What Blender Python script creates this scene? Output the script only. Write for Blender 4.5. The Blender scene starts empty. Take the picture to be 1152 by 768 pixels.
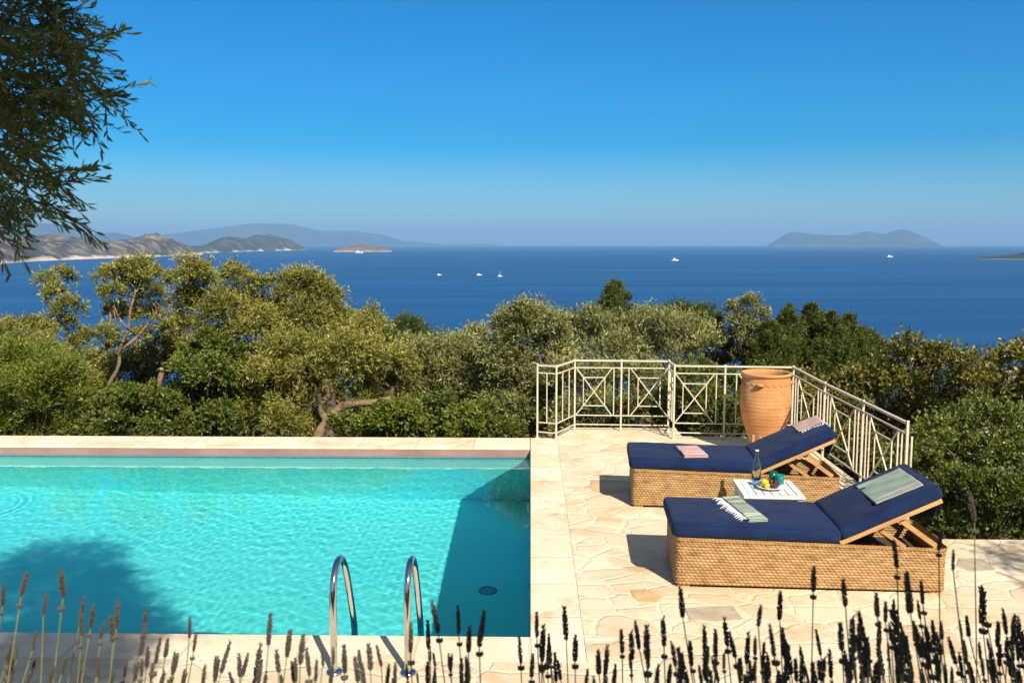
import bpy, bmesh, math, random
import numpy as np
from mathutils import Vector, Matrix, Euler
from mathutils import noise as mnoise

rng = np.random.default_rng(7)
random.seed(7)
C = bpy.data.collections.new('pool_terrace')
bpy.context.scene.collection.children.link(C)
R = math.radians

# ------------------------------------------------------------------ camera numbers (photo pixels, 1152 x 768)
F, H, YH, VX = 1003.0, 2.59, 274.5, 597.0
PITCH = math.atan((384 - YH) / F)
YAW = math.atan((VX - 576) / F * math.cos(PITCH))

def ray(x, y):
    c, s = math.cos(PITCH), math.sin(PITCH)
    u = (x - 576) / F; v = (384 - y) / F
    dx, dy, dz = u, c + v * s, -s + v * c
    return (dx * math.cos(YAW) - dy * math.sin(YAW), dx * math.sin(YAW) + dy * math.cos(YAW), dz)

def at_z(x, y, z):                     # point of the world at height z
    d = ray(x, y); t = (z - H) / d[2]
    return Vector((d[0] * t, d[1] * t, z))

def at_y(x, y, Y):                     # point of the world at distance Y
    d = ray(x, y); t = Y / d[1]
    return Vector((d[0] * t, Y, H + d[2] * t))

# ------------------------------------------------------------------ tagging
def tag(o, label=None, cat=None, group=None, kind=None):
    if label: o['label'] = label
    if cat: o['category'] = cat
    if group: o['group'] = group
    if kind: o['kind'] = kind
    return o

def empty(name, loc=(0, 0, 0), rz=0.0, label=None, cat=None, group=None, parent=None):
    o = bpy.data.objects.new(name, None); C.objects.link(o)
    o.location = loc; o.rotation_euler = (0, 0, rz); o.empty_display_size = 0.2
    if parent: o.parent = parent
    return tag(o, label, cat, group)

def copy_tree(o, parent=None):
    c = o.copy(); C.objects.link(c); c.parent = parent
    for ch in list(o.children):
        copy_tree(ch, c)
    return c

# ------------------------------------------------------------------ mesh builder
class MB:
    def __init__(s): s.v = []; s.f = []; s.uv = None
    def add(s, verts, faces):
        n = len(s.v); s.v += [tuple(p) for p in verts]; s.f += [tuple(i + n for i in f) for f in faces]; return s
    def box(s, c, d, rot=None):
        h = [x / 2 for x in d]
        vs = [Vector((sx * h[0], sy * h[1], sz * h[2])) for sx in (-1, 1) for sy in (-1, 1) for sz in (-1, 1)]
        if rot is not None: vs = [rot @ p for p in vs]
        vs = [p + Vector(c) for p in vs]
        return s.add(vs, [(0, 1, 3, 2), (4, 6, 7, 5), (0, 4, 5, 1), (2, 3, 7, 6), (0, 2, 6, 4), (1, 5, 7, 3)])
    def bar(s, a, b, w, h=None, up=(0, 0, 1)):          # rectangular bar from a to b
        a, b = Vector(a), Vector(b); h = h or w
        d = (b - a); L = d.length; d = d / L
        u = Vector(up)
        if abs(d.dot(u)) > 0.98: u = Vector((1, 0, 0))
        r = d.cross(u).normalized(); u = r.cross(d)
        rot = Matrix((d, r, u)).transposed()
        return s.box((a + b) / 2, (L, w, h), rot)
    def tube(s, pts, rad, seg=8, cap=True, close=False):
        pts = [Vector(p) for p in pts]; n = len(pts)
        rads = rad if hasattr(rad, '__len__') else [rad] * n
        T = []
        for i in range(n):
            if close: t = pts[(i + 1) % n] - pts[i - 1]
            else: t = pts[min(i + 1, n - 1)] - pts[max(i - 1, 0)]
            T.append(t.normalized() if t.length > 1e-9 else Vector((0, 0, 1)))
        u = T[0].orthogonal().normalized()
        vs = []
        for i in range(n):
            u = (u - T[i] * u.dot(T[i]))
            u = u.normalized() if u.length > 1e-6 else T[i].orthogonal().normalized()
            w = T[i].cross(u)
            for k in range(seg):
                a = 2 * math.pi * k / seg
                vs.append(pts[i] + (u * math.cos(a) + w * math.sin(a)) * rads[i])
        fs = []
        for i in range(n if close else n - 1):
            j = (i + 1) % n
            for k in range(seg):
                l = (k + 1) % seg
                fs.append((i * seg + k, i * seg + l, j * seg + l, j * seg + k))
        if cap and not close:
            fs.append(tuple(reversed(range(seg)))); fs.append(tuple(range((n - 1) * seg, n * seg)))
        return s.add(vs, fs)
    def lathe(s, prof, seg=32, c=(0, 0, 0)):
        vs = []; fs = []
        for r, z in prof:
            for k in range(seg):
                a = 2 * math.pi * k / seg
                vs.append((c[0] + r * math.cos(a), c[1] + r * math.sin(a), c[2] + z))
        for i in range(len(prof) - 1):
            for k in range(seg):
                l = (k + 1) % seg
                fs.append((i * seg + k, i * seg + l, (i + 1) * seg + l, (i + 1) * seg + k))
        return s.add(vs, fs)
    def ball(s, c, r, seg=8, rings=6, sc=(1, 1, 1)):
        prof = [(max(1e-4, math.sin(math.pi * i / rings)) * r, -math.cos(math.pi * i / rings) * r) for i in range(rings + 1)]
        vs = []; fs = []
        for q, z in prof:
            for k in range(seg):
                a = 2 * math.pi * k / seg
                vs.append((c[0] + q * math.cos(a) * sc[0], c[1] + q * math.sin(a) * sc[1], c[2] + z * sc[2]))
        for i in range(rings):
            for k in range(seg):
                l = (k + 1) % seg
                fs.append((i * seg + k, i * seg + l, (i + 1) * seg + l, (i + 1) * seg + k))
        return s.add(vs, fs)
    def xform(s, M):
        s.v = [tuple(M @ Vector(p)) for p in s.v]; return s
    def build(s, name, mat, parent=None, smooth=False, bevel=0.0, loc=None, segs=2):
        me = bpy.data.meshes.new(name); me.from_pydata(s.v, [], s.f); me.update()
        if smooth: me.polygons.foreach_set('use_smooth', [True] * len(me.polygons))
        if s.uv is not None:
            ul = me.uv_layers.new(name='UVMap'); arr = np.array(s.uv, dtype=np.float32)
            idx = np.empty(len(me.loops), dtype=np.int32); me.loops.foreach_get('vertex_index', idx)
            ul.data.foreach_set('uv', arr[idx].ravel())
        me.materials.append(mat)
        o = bpy.data.objects.new(name, me); C.objects.link(o)
        if parent: o.parent = parent
        if loc is not None: o.location = loc
        if bevel:
            m = o.modifiers.new('bevel', 'BEVEL'); m.width = bevel; m.segments = segs; m.limit_method = 'ANGLE'; m.angle_limit = R(35)
        return o

def np_mesh(name, V, faces_flat, loop_tot, mat, parent=None, smooth=False):
    me = bpy.data.meshes.new(name)
    nl = len(faces_flat); nf = len(loop_tot)
    me.vertices.add(len(V)); me.vertices.foreach_set('co', np.ascontiguousarray(V, dtype=np.float32).ravel())
    me.loops.add(nl); me.loops.foreach_set('vertex_index', np.ascontiguousarray(faces_flat, dtype=np.int32))
    me.polygons.add(nf)
    st = np.concatenate(([0], np.cumsum(loop_tot)[:-1])).astype(np.int32)
    me.polygons.foreach_set('loop_start', st)
    if smooth: me.polygons.foreach_set('use_smooth', np.ones(nf, dtype=bool))
    me.update(calc_edges=True); me.validate()
    me.materials.append(mat)
    o = bpy.data.objects.new(name, me); C.objects.link(o)
    if parent: o.parent = parent
    return o

def grid_mesh(name, P, mat, parent=None, smooth=True, uv=None):      # P: (n, m, 3)
    n, m = P.shape[:2]
    i = np.arange(n * m).reshape(n, m)
    q = np.stack([i[:-1, :-1], i[1:, :-1], i[1:, 1:], i[:-1, 1:]], -1).reshape(-1, 4)
    o = np_mesh(name, P.reshape(-1, 3), q.ravel(), np.full(len(q), 4), mat, parent, smooth)
    if uv is not None:
        ul = o.data.uv_layers.new(name='UVMap'); ul.data.foreach_set('uv', uv.reshape(-1, 2)[q.ravel()].astype(np.float32).ravel())
    return o

# ------------------------------------------------------------------ value noise in numpy
def vnoise(x, y, seed=0):
    xi = np.floor(x).astype(np.int64); yi = np.floor(y).astype(np.int64)
    xf = x - xi; yf = y - yi
    u = xf * xf * (3 - 2 * xf); v = yf * yf * (3 - 2 * yf)
    def h(a, b):
        n = (a * 374761393 + b * 668265263 + seed * 974711) & 0x7fffffff
        n = ((n ^ (n >> 13)) * 1274126177) & 0x7fffffff
        return ((n ^ (n >> 16)) & 0xffff) / 65535.0
    return (h(xi, yi) * (1 - u) + h(xi + 1, yi) * u) * (1 - v) + (h(xi, yi + 1) * (1 - u) + h(xi + 1, yi + 1) * u) * v

def fbm(x, y, oct=5, seed=0):
    a = 0.5; s = 0
    for k in range(oct):
        s = s + a * (vnoise(x, y, seed + k) - 0.5) * 2; x = x * 2.03; y = y * 2.03; a *= 0.5
    return s

# ------------------------------------------------------------------ materials
class N:                                                   # small node helper
    def __init__(s, name):
        s.m = bpy.data.materials.new(name); s.m.use_nodes = True
        s.t = s.m.node_tree; s.t.nodes.clear()
        s.out = s.t.nodes.new('ShaderNodeOutputMaterial')
    def n(s, typ, **kw):
        x = s.t.nodes.new('ShaderNode' + typ)
        for k, v in kw.items():
            if k == 'inp':
                for a, b in v.items():
                    if isinstance(b, bpy.types.NodeSocket): s.t.links.new(b, x.inputs[a])
                    else: x.inputs[a].default_value = b
            else: setattr(x, k, v)
        return x
    def link(s, a, b): s.t.links.new(a, b)
    def coord(s, what='Object', scale=None):
        c = s.n('TexCoord').outputs[what]
        if scale is not None:
            c = s.n('Mapping', inp={'Vector': c, 'Scale': scale}).outputs[0]
        return c
    def noise(s, vec, scale, detail=4, rough=0.55, dist=0.0):
        return s.n('TexNoise', inp={'Vector': vec, 'Scale': scale, 'Detail': detail, 'Roughness': rough, 'Distortion': dist}).outputs['Fac']
    def ramp(s, fac, stops, interp='LINEAR'):
        r = s.n('ValToRGB'); s.link(fac, r.inputs[0]); cr = r.color_ramp; cr.interpolation = interp
        while len(cr.elements) < len(stops): cr.elements.new(0.5)
        for e, (p, c) in zip(cr.elements, stops):
            e.position = p; e.color = (*c, 1) if len(c) == 3 else c
        return r.outputs[0]
    def val(s, fac, a, b, lo=0.0, hi=1.0):
        return s.n('MapRange', inp={0: fac, 1: a, 2: b, 3: lo, 4: hi}).outputs[0]
    def mix(s, fac, a, b, mode='MIX'):
        x = s.n('Mix', data_type='RGBA', blend_type=mode)
        for i, v in ((0, fac), (6, a), (7, b)):
            if isinstance(v, bpy.types.NodeSocket): s.link(v, x.inputs[i])
            else: x.inputs[i].default_value = v if i == 0 else ((*v, 1) if len(v) == 3 else v)
        return x.outputs[2]
    def math(s, op, a, b=0.0):
        x = s.n('Math', operation=op)
        for i, v in ((0, a), (1, b)):
            if isinstance(v, bpy.types.NodeSocket): s.link(v, x.inputs[i])
            else: x.inputs[i].default_value = v
        return x.outputs[0]
    def bump(s, h, strength=0.5, dist=0.01, normal=None):
        b = s.n('Bump', inp={'Height': h, 'Strength': strength, 'Distance': dist})
        if normal is not None: s.link(normal, b.inputs['Normal'])
        return b.outputs[0]
    def pbr(s, col, rough=0.6, normal=None, metal=0.0, spec=0.5, **kw):
        p = s.n('BsdfPrincipled')
        for k, v in (('Base Color', col), ('Roughness', rough), ('Metallic', metal), ('Specular IOR Level', spec)):
            if isinstance(v, bpy.types.NodeSocket): s.link(v, p.inputs[k])
            elif k == 'Base Color': p.inputs[k].default_value = (*v, 1)
            else: p.inputs[k].default_value = v
        for k, v in kw.items(): p.inputs[k.replace('_', ' ')].default_value = v
        if normal is not None: s.link(normal, p.inputs['Normal'])
        s.link(p.outputs[0], s.out.inputs[0]); s.p = p
        return s.m

def mottled(name, a, b, scale=6.0, rough=0.6, bump=0.0, bscale=60.0, metal=0.0, spec=0.4, dist=0.004):
    k = N(name); c = k.coord(); f = k.noise(c, scale, 5)
    col = k.ramp(f, [(0.3, a), (0.7, b)])
    nm = k.bump(k.noise(c, bscale, 3), bump, dist) if bump else None
    return k.pbr(col, rough, nm, metal, spec)

def leaf_mat(name, cols, trans=0.25, rough=0.45, big=0.8, spec=0.35):
    k = N(name)
    rnd = k.n('NewGeometry').outputs['Random Per Island']
    ns = k.noise(k.coord('Object'), big, 3)
    tip = k.n('Attribute', attribute_name='tip').outputs['Fac']
    f = k.math('ADD', k.math('ADD', k.math('MULTIPLY', rnd, 0.34), k.math('MULTIPLY', tip, 0.42)), k.val(ns, 0.3, 0.7, 0.0, 0.30))
    n = len(cols)
    col = k.ramp(f, [(0.08 + 0.84 * i / (n - 1), c) for i, c in enumerate(cols)])
    p = k.n('BsdfPrincipled', inp={'Base Color': col, 'Roughness': rough, 'Specular IOR Level': spec})
    t = k.n('BsdfTranslucent', inp={'Color': k.mix(0.5, col, (0.16, 0.2, 0.02), 'MIX')})
    mx = k.n('MixShader', inp={0: trans, 1: p.outputs[0], 2: t.outputs[0]})
    k.link(mx.outputs[0], k.out.inputs[0])
    return k.m

# --- stone paving: irregular flags in pale mortar
def paving_mat():
    k = N('flagstone_paving'); c = k.coord()
    w = k.n('TexNoise', inp={'Vector': c, 'Scale': 2.3, 'Detail': 3.0}).outputs['Color']
    cw = k.n('VectorMath', operation='MULTIPLY_ADD', inp={0: w, 1: (0.16, 0.16, 0.0), 2: c}).outputs[0]
    cm = k.n('Mapping', inp={'Vector': cw, 'Scale': (2.9, 3.8, 0.0)}).outputs[0]
    vd = k.n('TexVoronoi', feature='DISTANCE_TO_EDGE', inp={'Vector': cm, 'Scale': 1.0, 'Randomness': 0.86}).outputs['Distance']
    vc = k.n('TexVoronoi', feature='F1', inp={'Vector': cm, 'Scale': 1.0, 'Randomness': 0.86}).outputs['Color']
    sep = k.n('SeparateColor', inp={0: vc}).outputs
    per = k.ramp(sep[0], [(0.0, (0.63, 0.49, 0.32)), (0.3, (0.76, 0.63, 0.45)), (0.6, (0.69, 0.55, 0.37)), (0.9, (0.79, 0.68, 0.51)), (1.0, (0.55, 0.37, 0.18))])
    st = k.noise(c, 3.2, 6, 0.62, 0.6)
    col = k.mix(k.val(st, 0.48, 0.72, 0.0, 0.75), per, (0.55, 0.36, 0.18))
    col = k.mix(k.val(k.noise(c, 1.1, 3), 0.45, 0.75, 0.0, 0.6), col, (0.84, 0.77, 0.63))
    fine = k.noise(c, 45, 4, 0.7)
    col = k.mix(k.val(fine, 0.52, 0.75, 0, 0.35), col, (0.47, 0.36, 0.24))
    edge = k.math('ADD', vd, k.val(k.noise(c, 14, 3), 0.3, 0.7, -0.02, 0.03))
    mort = k.val(edge, 0.035, 0.06, 1.0, 0.0)
    mcol = k.mix(k.val(k.noise(c, 5, 4), 0.4, 0.7), (0.83, 0.75, 0.61), (0.76, 0.65, 0.48))
    mf = k.math('MULTIPLY', mort, k.val(k.noise(c, 0.9, 2), 0.35, 0.68, 0.08, 0.6))
    col = k.mix(mf, col, mcol)
    col = k.mix(k.val(k.noise(c, 170, 3, 0.8), 0.55, 0.7, 0, 0.3), col, (0.38, 0.29, 0.19))
    ck = k.n('TexVoronoi', feature='DISTANCE_TO_EDGE', inp={'Vector': k.n('VectorMath', operation='MULTIPLY_ADD', inp={0: k.n('TexNoise', inp={'Vector': c, 'Scale': 5.0, 'Detail': 4.0}).outputs['Color'], 1: (0.3, 0.3, 0.0), 2: c}).outputs[0], 'Scale': 3.4}).outputs['Distance']
    col = k.mix(k.math('MULTIPLY', k.val(ck, 0.0, 0.012, 0.55, 0.0), k.val(k.noise(c, 1.7, 2), 0.48, 0.62)), col, (0.40, 0.28, 0.16))
    # a few dark speckles of dirt
    sp = k.n('TexVoronoi', feature='F1', inp={'Vector': c, 'Scale': 9.0}).outputs['Distance']
    col = k.mix(k.val(sp, 0.015, 0.04, 0.5, 0.0), col, (0.22, 0.15, 0.08))
    hgt = k.math('ADD', k.math('MULTIPLY', mort, -0.6), k.math('MULTIPLY', k.noise(c, 9, 6, 0.6), 0.9))
    return k.pbr(k.mix(1.0, col, (0.975, 0.95, 0.90), 'MULTIPLY'), 0.72, k.bump(hgt, 0.6, 0.014), spec=0.25)

def coping_mat(name, along, length=0.62):
    k = N(name); c = k.coord()
    sx = k.n('SeparateXYZ', inp={0: c}).outputs
    a = sx[along]
    cell = k.math('FLOOR', k.math('DIVIDE', a, length))
    rnd = k.n('TexWhiteNoise', noise_dimensions='1D', inp={'W': cell}).outputs['Value']
    fr = k.math('ABSOLUTE', k.math('SUBTRACT', k.math('FRACT', k.math('DIVIDE', a, length)), 0.5))
    joint = k.val(k.math('ADD', fr, k.val(k.noise(c, 9, 3), 0.3, 0.7, -0.006, 0.006)), 0.482, 0.49)
    col = k.ramp(rnd, [(0.0, (0.76, 0.63, 0.45)), (0.5, (0.82, 0.71, 0.54)), (1.0, (0.73, 0.59, 0.42))])
    st = k.noise(c, 2.6, 6, 0.62, 0.9)
    col = k.mix(k.val(st, 0.5, 0.74, 0.0, 0.8), col, (0.52, 0.31, 0.13))
    col = k.mix(k.val(k.noise(c, 1.4, 3), 0.45, 0.7, 0.0, 0.7), col, (0.84, 0.77, 0.63))
    col = k.mix(k.val(k.noise(c, 40, 4, 0.7), 0.55, 0.75, 0, 0.3), col, (0.45, 0.33, 0.2))
    col = k.mix(k.math('MULTIPLY', joint, 0.7), col, (0.62, 0.50, 0.34))
    h = k.math('ADD', k.math('MULTIPLY', joint, -0.8), k.math('MULTIPLY', k.noise(c, 11, 6, 0.6), 0.7))
    return k.pbr(k.mix(1.0, col, (0.975, 0.95, 0.90), 'MULTIPLY'), 0.7, k.bump(h, 0.5, 0.01), spec=0.25)

M = {}
M['paving'] = paving_mat()
M['coping_x'] = coping_mat('coping_stone_long', 0, 0.74)
M['coping_y'] = coping_mat('coping_stone_side', 1, 0.6)
M['stone_wall'] = mottled('rubble_stone_wall', (0.26, 0.2, 0.14), (0.48, 0.4, 0.29), 4, 0.85, 0.8, 9, dist=0.04)
M['pink_tile'] = mottled('pink_wall_band', (0.27, 0.145, 0.125), (0.36, 0.21, 0.18), 2.2, 0.55, 0.2, 25)
def mosaic_mat():
    k = N('waterline_mosaic'); c = k.coord('Object')
    b = k.n('TexBrick', offset=0.0, inp={'Vector': k.n('Mapping', inp={'Vector': c, 'Rotation': (R(90), 0, 0)}).outputs[0], 'Color1': (0.03, 0.10, 0.14, 1), 'Color2': (0.05, 0.16, 0.20, 1), 'Mortar': (0.2, 0.25, 0.25, 1), 'Scale': 1.0, 'Mortar Size': 0.004, 'Brick Width': 0.04, 'Row Height': 0.04})
    return k.pbr(b.outputs[0], 0.25)
M['mosaic'] = mosaic_mat()
def pool_mat():
    k = N('pool_lining'); c = k.coord()
    col = k.ramp(k.noise(c, 1.3, 3), [(0.3, (0.12, 0.84, 0.81)), (0.7, (0.15, 0.88, 0.85))])
    return k.pbr(col, 0.6, k.bump(k.noise(c, 30, 2), 0.1, 0.004), spec=0.2)
M['pool'] = pool_mat()
def water_mat():
    k = N('pool_water')
    g = k.n('BsdfGlass', inp={'Color': (0.93, 1.0, 1.0, 1), 'Roughness': 0.0, 'IOR': 1.33})
    k.link(g.outputs[0], k.out.inputs[0]); return k.m
M['water'] = water_mat()

def sea_mat():
    k = N('sea_water'); c = k.coord('Object')
    cs = k.n('Mapping', inp={'Vector': c, 'Scale': (1.0, 0.55, 1.0)}).outputs[0]
    big = k.noise(k.n('Mapping', inp={'Vector': c, 'Scale': (0.35, 1.6, 1.0)}).outputs[0], 0.0011, 5, 0.6)
    col = k.ramp(big, [(0.3, (0.003, 0.034, 0.115)), (0.7, (0.006, 0.048, 0.150))])
    w1 = k.noise(cs, 0.11, 5, 0.65); w2 = k.noise(cs, 0.9, 3, 0.6)
    h = k.math('ADD', w1, k.math('MULTIPLY', w2, 0.25))
    st = k.noise(k.n('Mapping', inp={'Vector': c, 'Rotation': (0, 0, 0.25), 'Scale': (0.25, 1.7, 1.0)}).outputs[0], 0.0042, 6, 0.62, 0.8)
    return k.pbr(col, k.val(st, 0.32, 0.70, 0.29, 0.41), k.bump(h, 0.6, 1.6), spec=0.35)
M['sea'] = sea_mat()

M['navy'] = None
def fabric(name, a, b, weave=700, bump=0.25, fold=4.0):
    k = N(name); c = k.coord()
    f = k.noise(c, 5, 4)
    col = k.ramp(f, [(0.3, a), (0.7, b)])
    h = k.math('ADD', k.math('MULTIPLY', k.noise(c, 7, 3, 0.5, 0.8), fold), k.noise(c, weave, 2))
    return k.pbr(col, 0.85, k.bump(h, bump, 0.006), spec=0.2, Sheen_Weight=0.04)
M['navy'] = fabric('navy_canvas', (0.0045, 0.0135, 0.054), (0.0075, 0.022, 0.080), 700, 0.5, 7.0)
M['pink'] = fabric('pink_cotton', (0.50, 0.29, 0.265), (0.60, 0.38, 0.34))
M['white_cotton'] = fabric('white_cotton', (0.72, 0.72, 0.70), (0.8, 0.8, 0.78))
def striped(name, base, lines, axis=1):
    k = N(name); uv = k.n('TexCoord').outputs['UV']
    s = k.n('SeparateXYZ', inp={0: uv}).outputs[axis]
    col = k.mix(k.val(k.noise(k.coord(), 9, 4), 0.3, 0.7), base, tuple(x * 0.85 for x in base))
    for p, w, cc in lines:
        d = k.math('ABSOLUTE', k.math('SUBTRACT', s, p))
        col = k.mix(k.math('LESS_THAN', d, w), col, cc)
    return k.pbr(col, 0.9, k.bump(k.noise(k.coord(), 500, 2), 0.3, 0.003), spec=0.15)
M['green_cloth'] = striped('sage_cotton_striped', (0.30, 0.36, 0.27), [(0.12, 0.012, (0.7, 0.68, 0.6)), (0.18, 0.012, (0.7, 0.68, 0.6)), (0.62, 0.014, (0.12, 0.14, 0.11)), (0.72, 0.008, (0.65, 0.62, 0.52)), (0.80, 0.014, (0.12, 0.14, 0.11)), (0.9, 0.02, (0.6, 0.58, 0.5))])
M['green_drape'] = striped('sage_cotton_pink_hem', (0.31, 0.38, 0.30), [(0.10, 0.035, (0.50, 0.33, 0.30)), (0.17, 0.012, (0.62, 0.60, 0.52)), (0.9, 0.02, (0.42, 0.45, 0.36))])

def wood(name, a, b, axis=(1, 8, 8)):
    k = N(name); c = k.coord('Object', axis)
    f = k.noise(c, 3, 5, 0.6, 0.6)
    return k.pbr(k.ramp(f, [(0.3, a), (0.7, b)]), 0.55, k.bump(f, 0.2, 0.003))
M['teak'] = wood('teak_wood', (0.36, 0.19, 0.07), (0.55, 0.33, 0.14))
M['white_wood'] = wood('white_painted_wood', (0.66, 0.64, 0.60), (0.76, 0.75, 0.72))
def wicker_mat():
    k = N('woven_rattan'); uv = k.n('TexCoord').outputs['UV']
    s = k.n('SeparateXYZ', inp={0: uv}).outputs
    row = k.math('FLOOR', k.math('DIVIDE', s[1], 0.0215))
    v = k.n('CombineXYZ', inp={0: k.math('MULTIPLY', s[0], 9.0), 1: k.math('MULTIPLY', row, 7.31)}).outputs[0]
    f = k.noise(v, 1.0, 3, 0.6)
    col = k.ramp(f, [(0.25, (0.17, 0.085, 0.028)), (0.5, (0.33, 0.185, 0.066)), (0.75, (0.45, 0.285, 0.12))])
    return k.pbr(col, 0.5, k.bump(k.noise(uv, 400, 2), 0.2, 0.002), spec=0.4)
M['wicker'] = wicker_mat()
M['dark_lath'] = mottled('dark_inner_lath', (0.05, 0.03, 0.02), (0.09, 0.06, 0.03), 8, 0.8)
M['cream_metal'] = mottled('cream_painted_iron', (0.50, 0.43, 0.30), (0.62, 0.56, 0.43), 9, 0.5, 0.15, 80)
M['rust'] = mottled('rusty_iron', (0.30, 0.13, 0.04), (0.42, 0.24, 0.10), 20, 0.8)
M['chrome'] = N('polished_steel').pbr((0.62, 0.62, 0.63), 0.12, metal=1.0)
def terracotta():
    k = N('terracotta'); c = k.coord()
    f = k.noise(c, 3, 6, 0.6)
    col = k.ramp(f, [(0.25, (0.42, 0.175, 0.06)), (0.55, (0.56, 0.27, 0.10)), (0.8, (0.61, 0.35, 0.16))])
    z = k.n('SeparateXYZ', inp={0: c}).outputs[2]
    ring = k.n('TexWave', wave_type='BANDS', bands_direction='Z', inp={'Vector': c, 'Scale': 7.0, 'Distortion': 1.2, 'Detail': 2.0, 'Detail Scale': 0.6}).outputs['Fac']
    col = k.mix(k.val(k.noise(k.coord('Object', (1, 1, 16)), 2.6, 5, 0.65), 0.45, 0.7, 0, 0.75), col, (0.36, 0.17, 0.07))
    col = k.mix(k.val(k.noise(k.coord('Object', (1, 1, 0.5)), 3.0, 5, 0.65), 0.52, 0.75, 0, 0.6), col, (0.66, 0.50, 0.35))
    h = k.math('ADD', k.math('MULTIPLY', ring, 0.2), k.noise(c, 22, 5))
    return k.pbr(col, 0.8, k.bump(h, 0.35, 0.008), spec=0.2)
M['terracotta'] = terracotta()
def glassy(name, col, rough=0.0):
    k = N(name); g = k.n('BsdfGlass', inp={'Color': (*col, 1), 'Roughness': rough, 'IOR': 1.45}); k.link(g.outputs[0], k.out.inputs[0]); return k.m
M['clear_glass'] = glassy('clear_glass', (0.93, 0.97, 0.96))
def tinted(name, col):
    k = N(name); return k.pbr(col, 0.06, spec=0.6, Transmission_Weight=0.55)
M['teal_glass'] = tinted('teal_glass', (0.03, 0.36, 0.36))
M['green_glass'] = tinted('green_glass', (0.02, 0.17, 0.10))
M['china'] = N('white_china').pbr((0.8, 0.8, 0.78), 0.15)
M['lemon'] = mottled('lemon_rind', (0.78, 0.42, 0.02), (0.85, 0.56, 0.05), 20, 0.4, 0.2, 120)
M['grape'] = mottled('dark_grape', (0.05, 0.025, 0.02), (0.13, 0.06, 0.03), 30, 0.3)
M['blue_cloth'] = fabric('blue_napkin', (0.12, 0.25, 0.38), (0.18, 0.32, 0.44))
M['label_white'] = N('white_enamel').pbr((0.75, 0.77, 0.78), 0.3)
M['drain_grey'] = N('drain_plastic').pbr((0.05, 0.17, 0.19), 0.5)
M['dark_metal'] = N('dark_plastic').pbr((0.03, 0.05, 0.06), 0.5)

M['twig'] = mottled('green_twig', (0.05, 0.05, 0.02), (0.10, 0.095, 0.04), 9, 0.8)
M['bark'] = mottled('olive_bark', (0.13, 0.085, 0.048), (0.29, 0.19, 0.11), 5, 0.9, 0.9, 18, dist=0.03)
M['bark_dark'] = mottled('dark_bark', (0.06, 0.045, 0.03), (0.14, 0.10, 0.07), 6, 0.9, 0.9, 20, dist=0.03)
M['olive'] = leaf_mat('olive_leaf', [(0.048, 0.055, 0.010), (0.150, 0.150, 0.026), (0.38, 0.345, 0.070)], 0.17, 0.42, 0.8, 0.36)
M['olive_silver'] = leaf_mat('silvery_olive_leaf', [(0.058, 0.068, 0.020), (0.165, 0.172, 0.052), (0.38, 0.36, 0.13)], 0.17, 0.42, 0.8, 0.36)
M['olive_near'] = leaf_mat('close_olive_leaf', [(0.06, 0.075, 0.015), (0.14, 0.155, 0.032), (0.33, 0.32, 0.085)], 0.4, 0.4)
M['holm'] = leaf_mat('holm_leaf', [(0.034, 0.050, 0.008), (0.085, 0.108, 0.016), (0.19, 0.205, 0.034)], 0.2)
M['pine'] = leaf_mat('pine_needle', [(0.022, 0.036, 0.007), (0.056, 0.078, 0.012), (0.12, 0.145, 0.024)], 0.15)
M['bright'] = leaf_mat('bright_shrub_leaf', [(0.075, 0.105, 0.012), (0.14, 0.17, 0.02), (0.24, 0.255, 0.04)], 0.3)
M['autumn'] = leaf_mat('turning_oak_leaf', [(0.052, 0.060, 0.010), (0.14, 0.138, 0.023), (0.27, 0.205, 0.045)], 0.25)
M['dull_shrub'] = leaf_mat('glossy_shrub_leaf', [(0.034, 0.048, 0.008), (0.105, 0.13, 0.018), (0.25, 0.27, 0.045)], 0.2, 0.35, 1.1, 0.5)
M['scrub'] = leaf_mat('scrub_leaf', [(0.03, 0.04, 0.012), (0.05, 0.06, 0.018), (0.08, 0.085, 0.025)], 0.15)
M['soil'] = mottled('dry_soil', (0.10, 0.07, 0.04), (0.2, 0.14, 0.09), 6, 0.95, 0.6, 40)
M['plaster'] = mottled('cream_plaster', (0.62, 0.52, 0.38), (0.7, 0.6, 0.46), 2, 0.9, 0.3, 30)
M['lav_stem'] = mottled('lavender_stem', (0.13, 0.14, 0.05), (0.22, 0.22, 0.09), 8, 0.7)
M['lav_head'] = mottled('dried_lavender_spike', (0.046, 0.038, 0.033), (0.115, 0.094, 0.075), 60, 0.9)
M['lav_leaf'] = leaf_mat('lavender_leaf', [(0.09, 0.11, 0.06), (0.14, 0.16, 0.09), (0.2, 0.21, 0.13)], 0.15)
#@@SETTING

# ================================================================== SETTING
PX0, PX1, PY0, PY1 = -14.0, 0.0, 5.68, 11.17             # inside of the pool
WATER_Z = -0.137

def prism(poly, z0, z1):
    bm = bmesh.new()
    vs = [bm.verts.new((x, y, z1)) for x, y in poly]
    f = bm.faces.new(vs); f.normal_update()
    if f.normal.z < 0: f.normal_flip()
    r = bmesh.ops.extrude_face_region(bm, geom=[f])
    for g in r['geom']:
        if isinstance(g, bmesh.types.BMVert): g.co.z = z0
    bmesh.ops.recalc_face_normals(bm, faces=bm.faces)
    bmesh.ops.triangulate(bm, faces=[q for q in bm.faces if len(q.verts) > 4])
    return bm

def bm_obj(name, bm, mat, parent=None):
    me = bpy.data.meshes.new(name); bm.to_mesh(me); bm.free(); me.materials.append(mat)
    o = bpy.data.objects.new(name, me); C.objects.link(o)
    if parent: o.parent = parent
    return o

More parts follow.
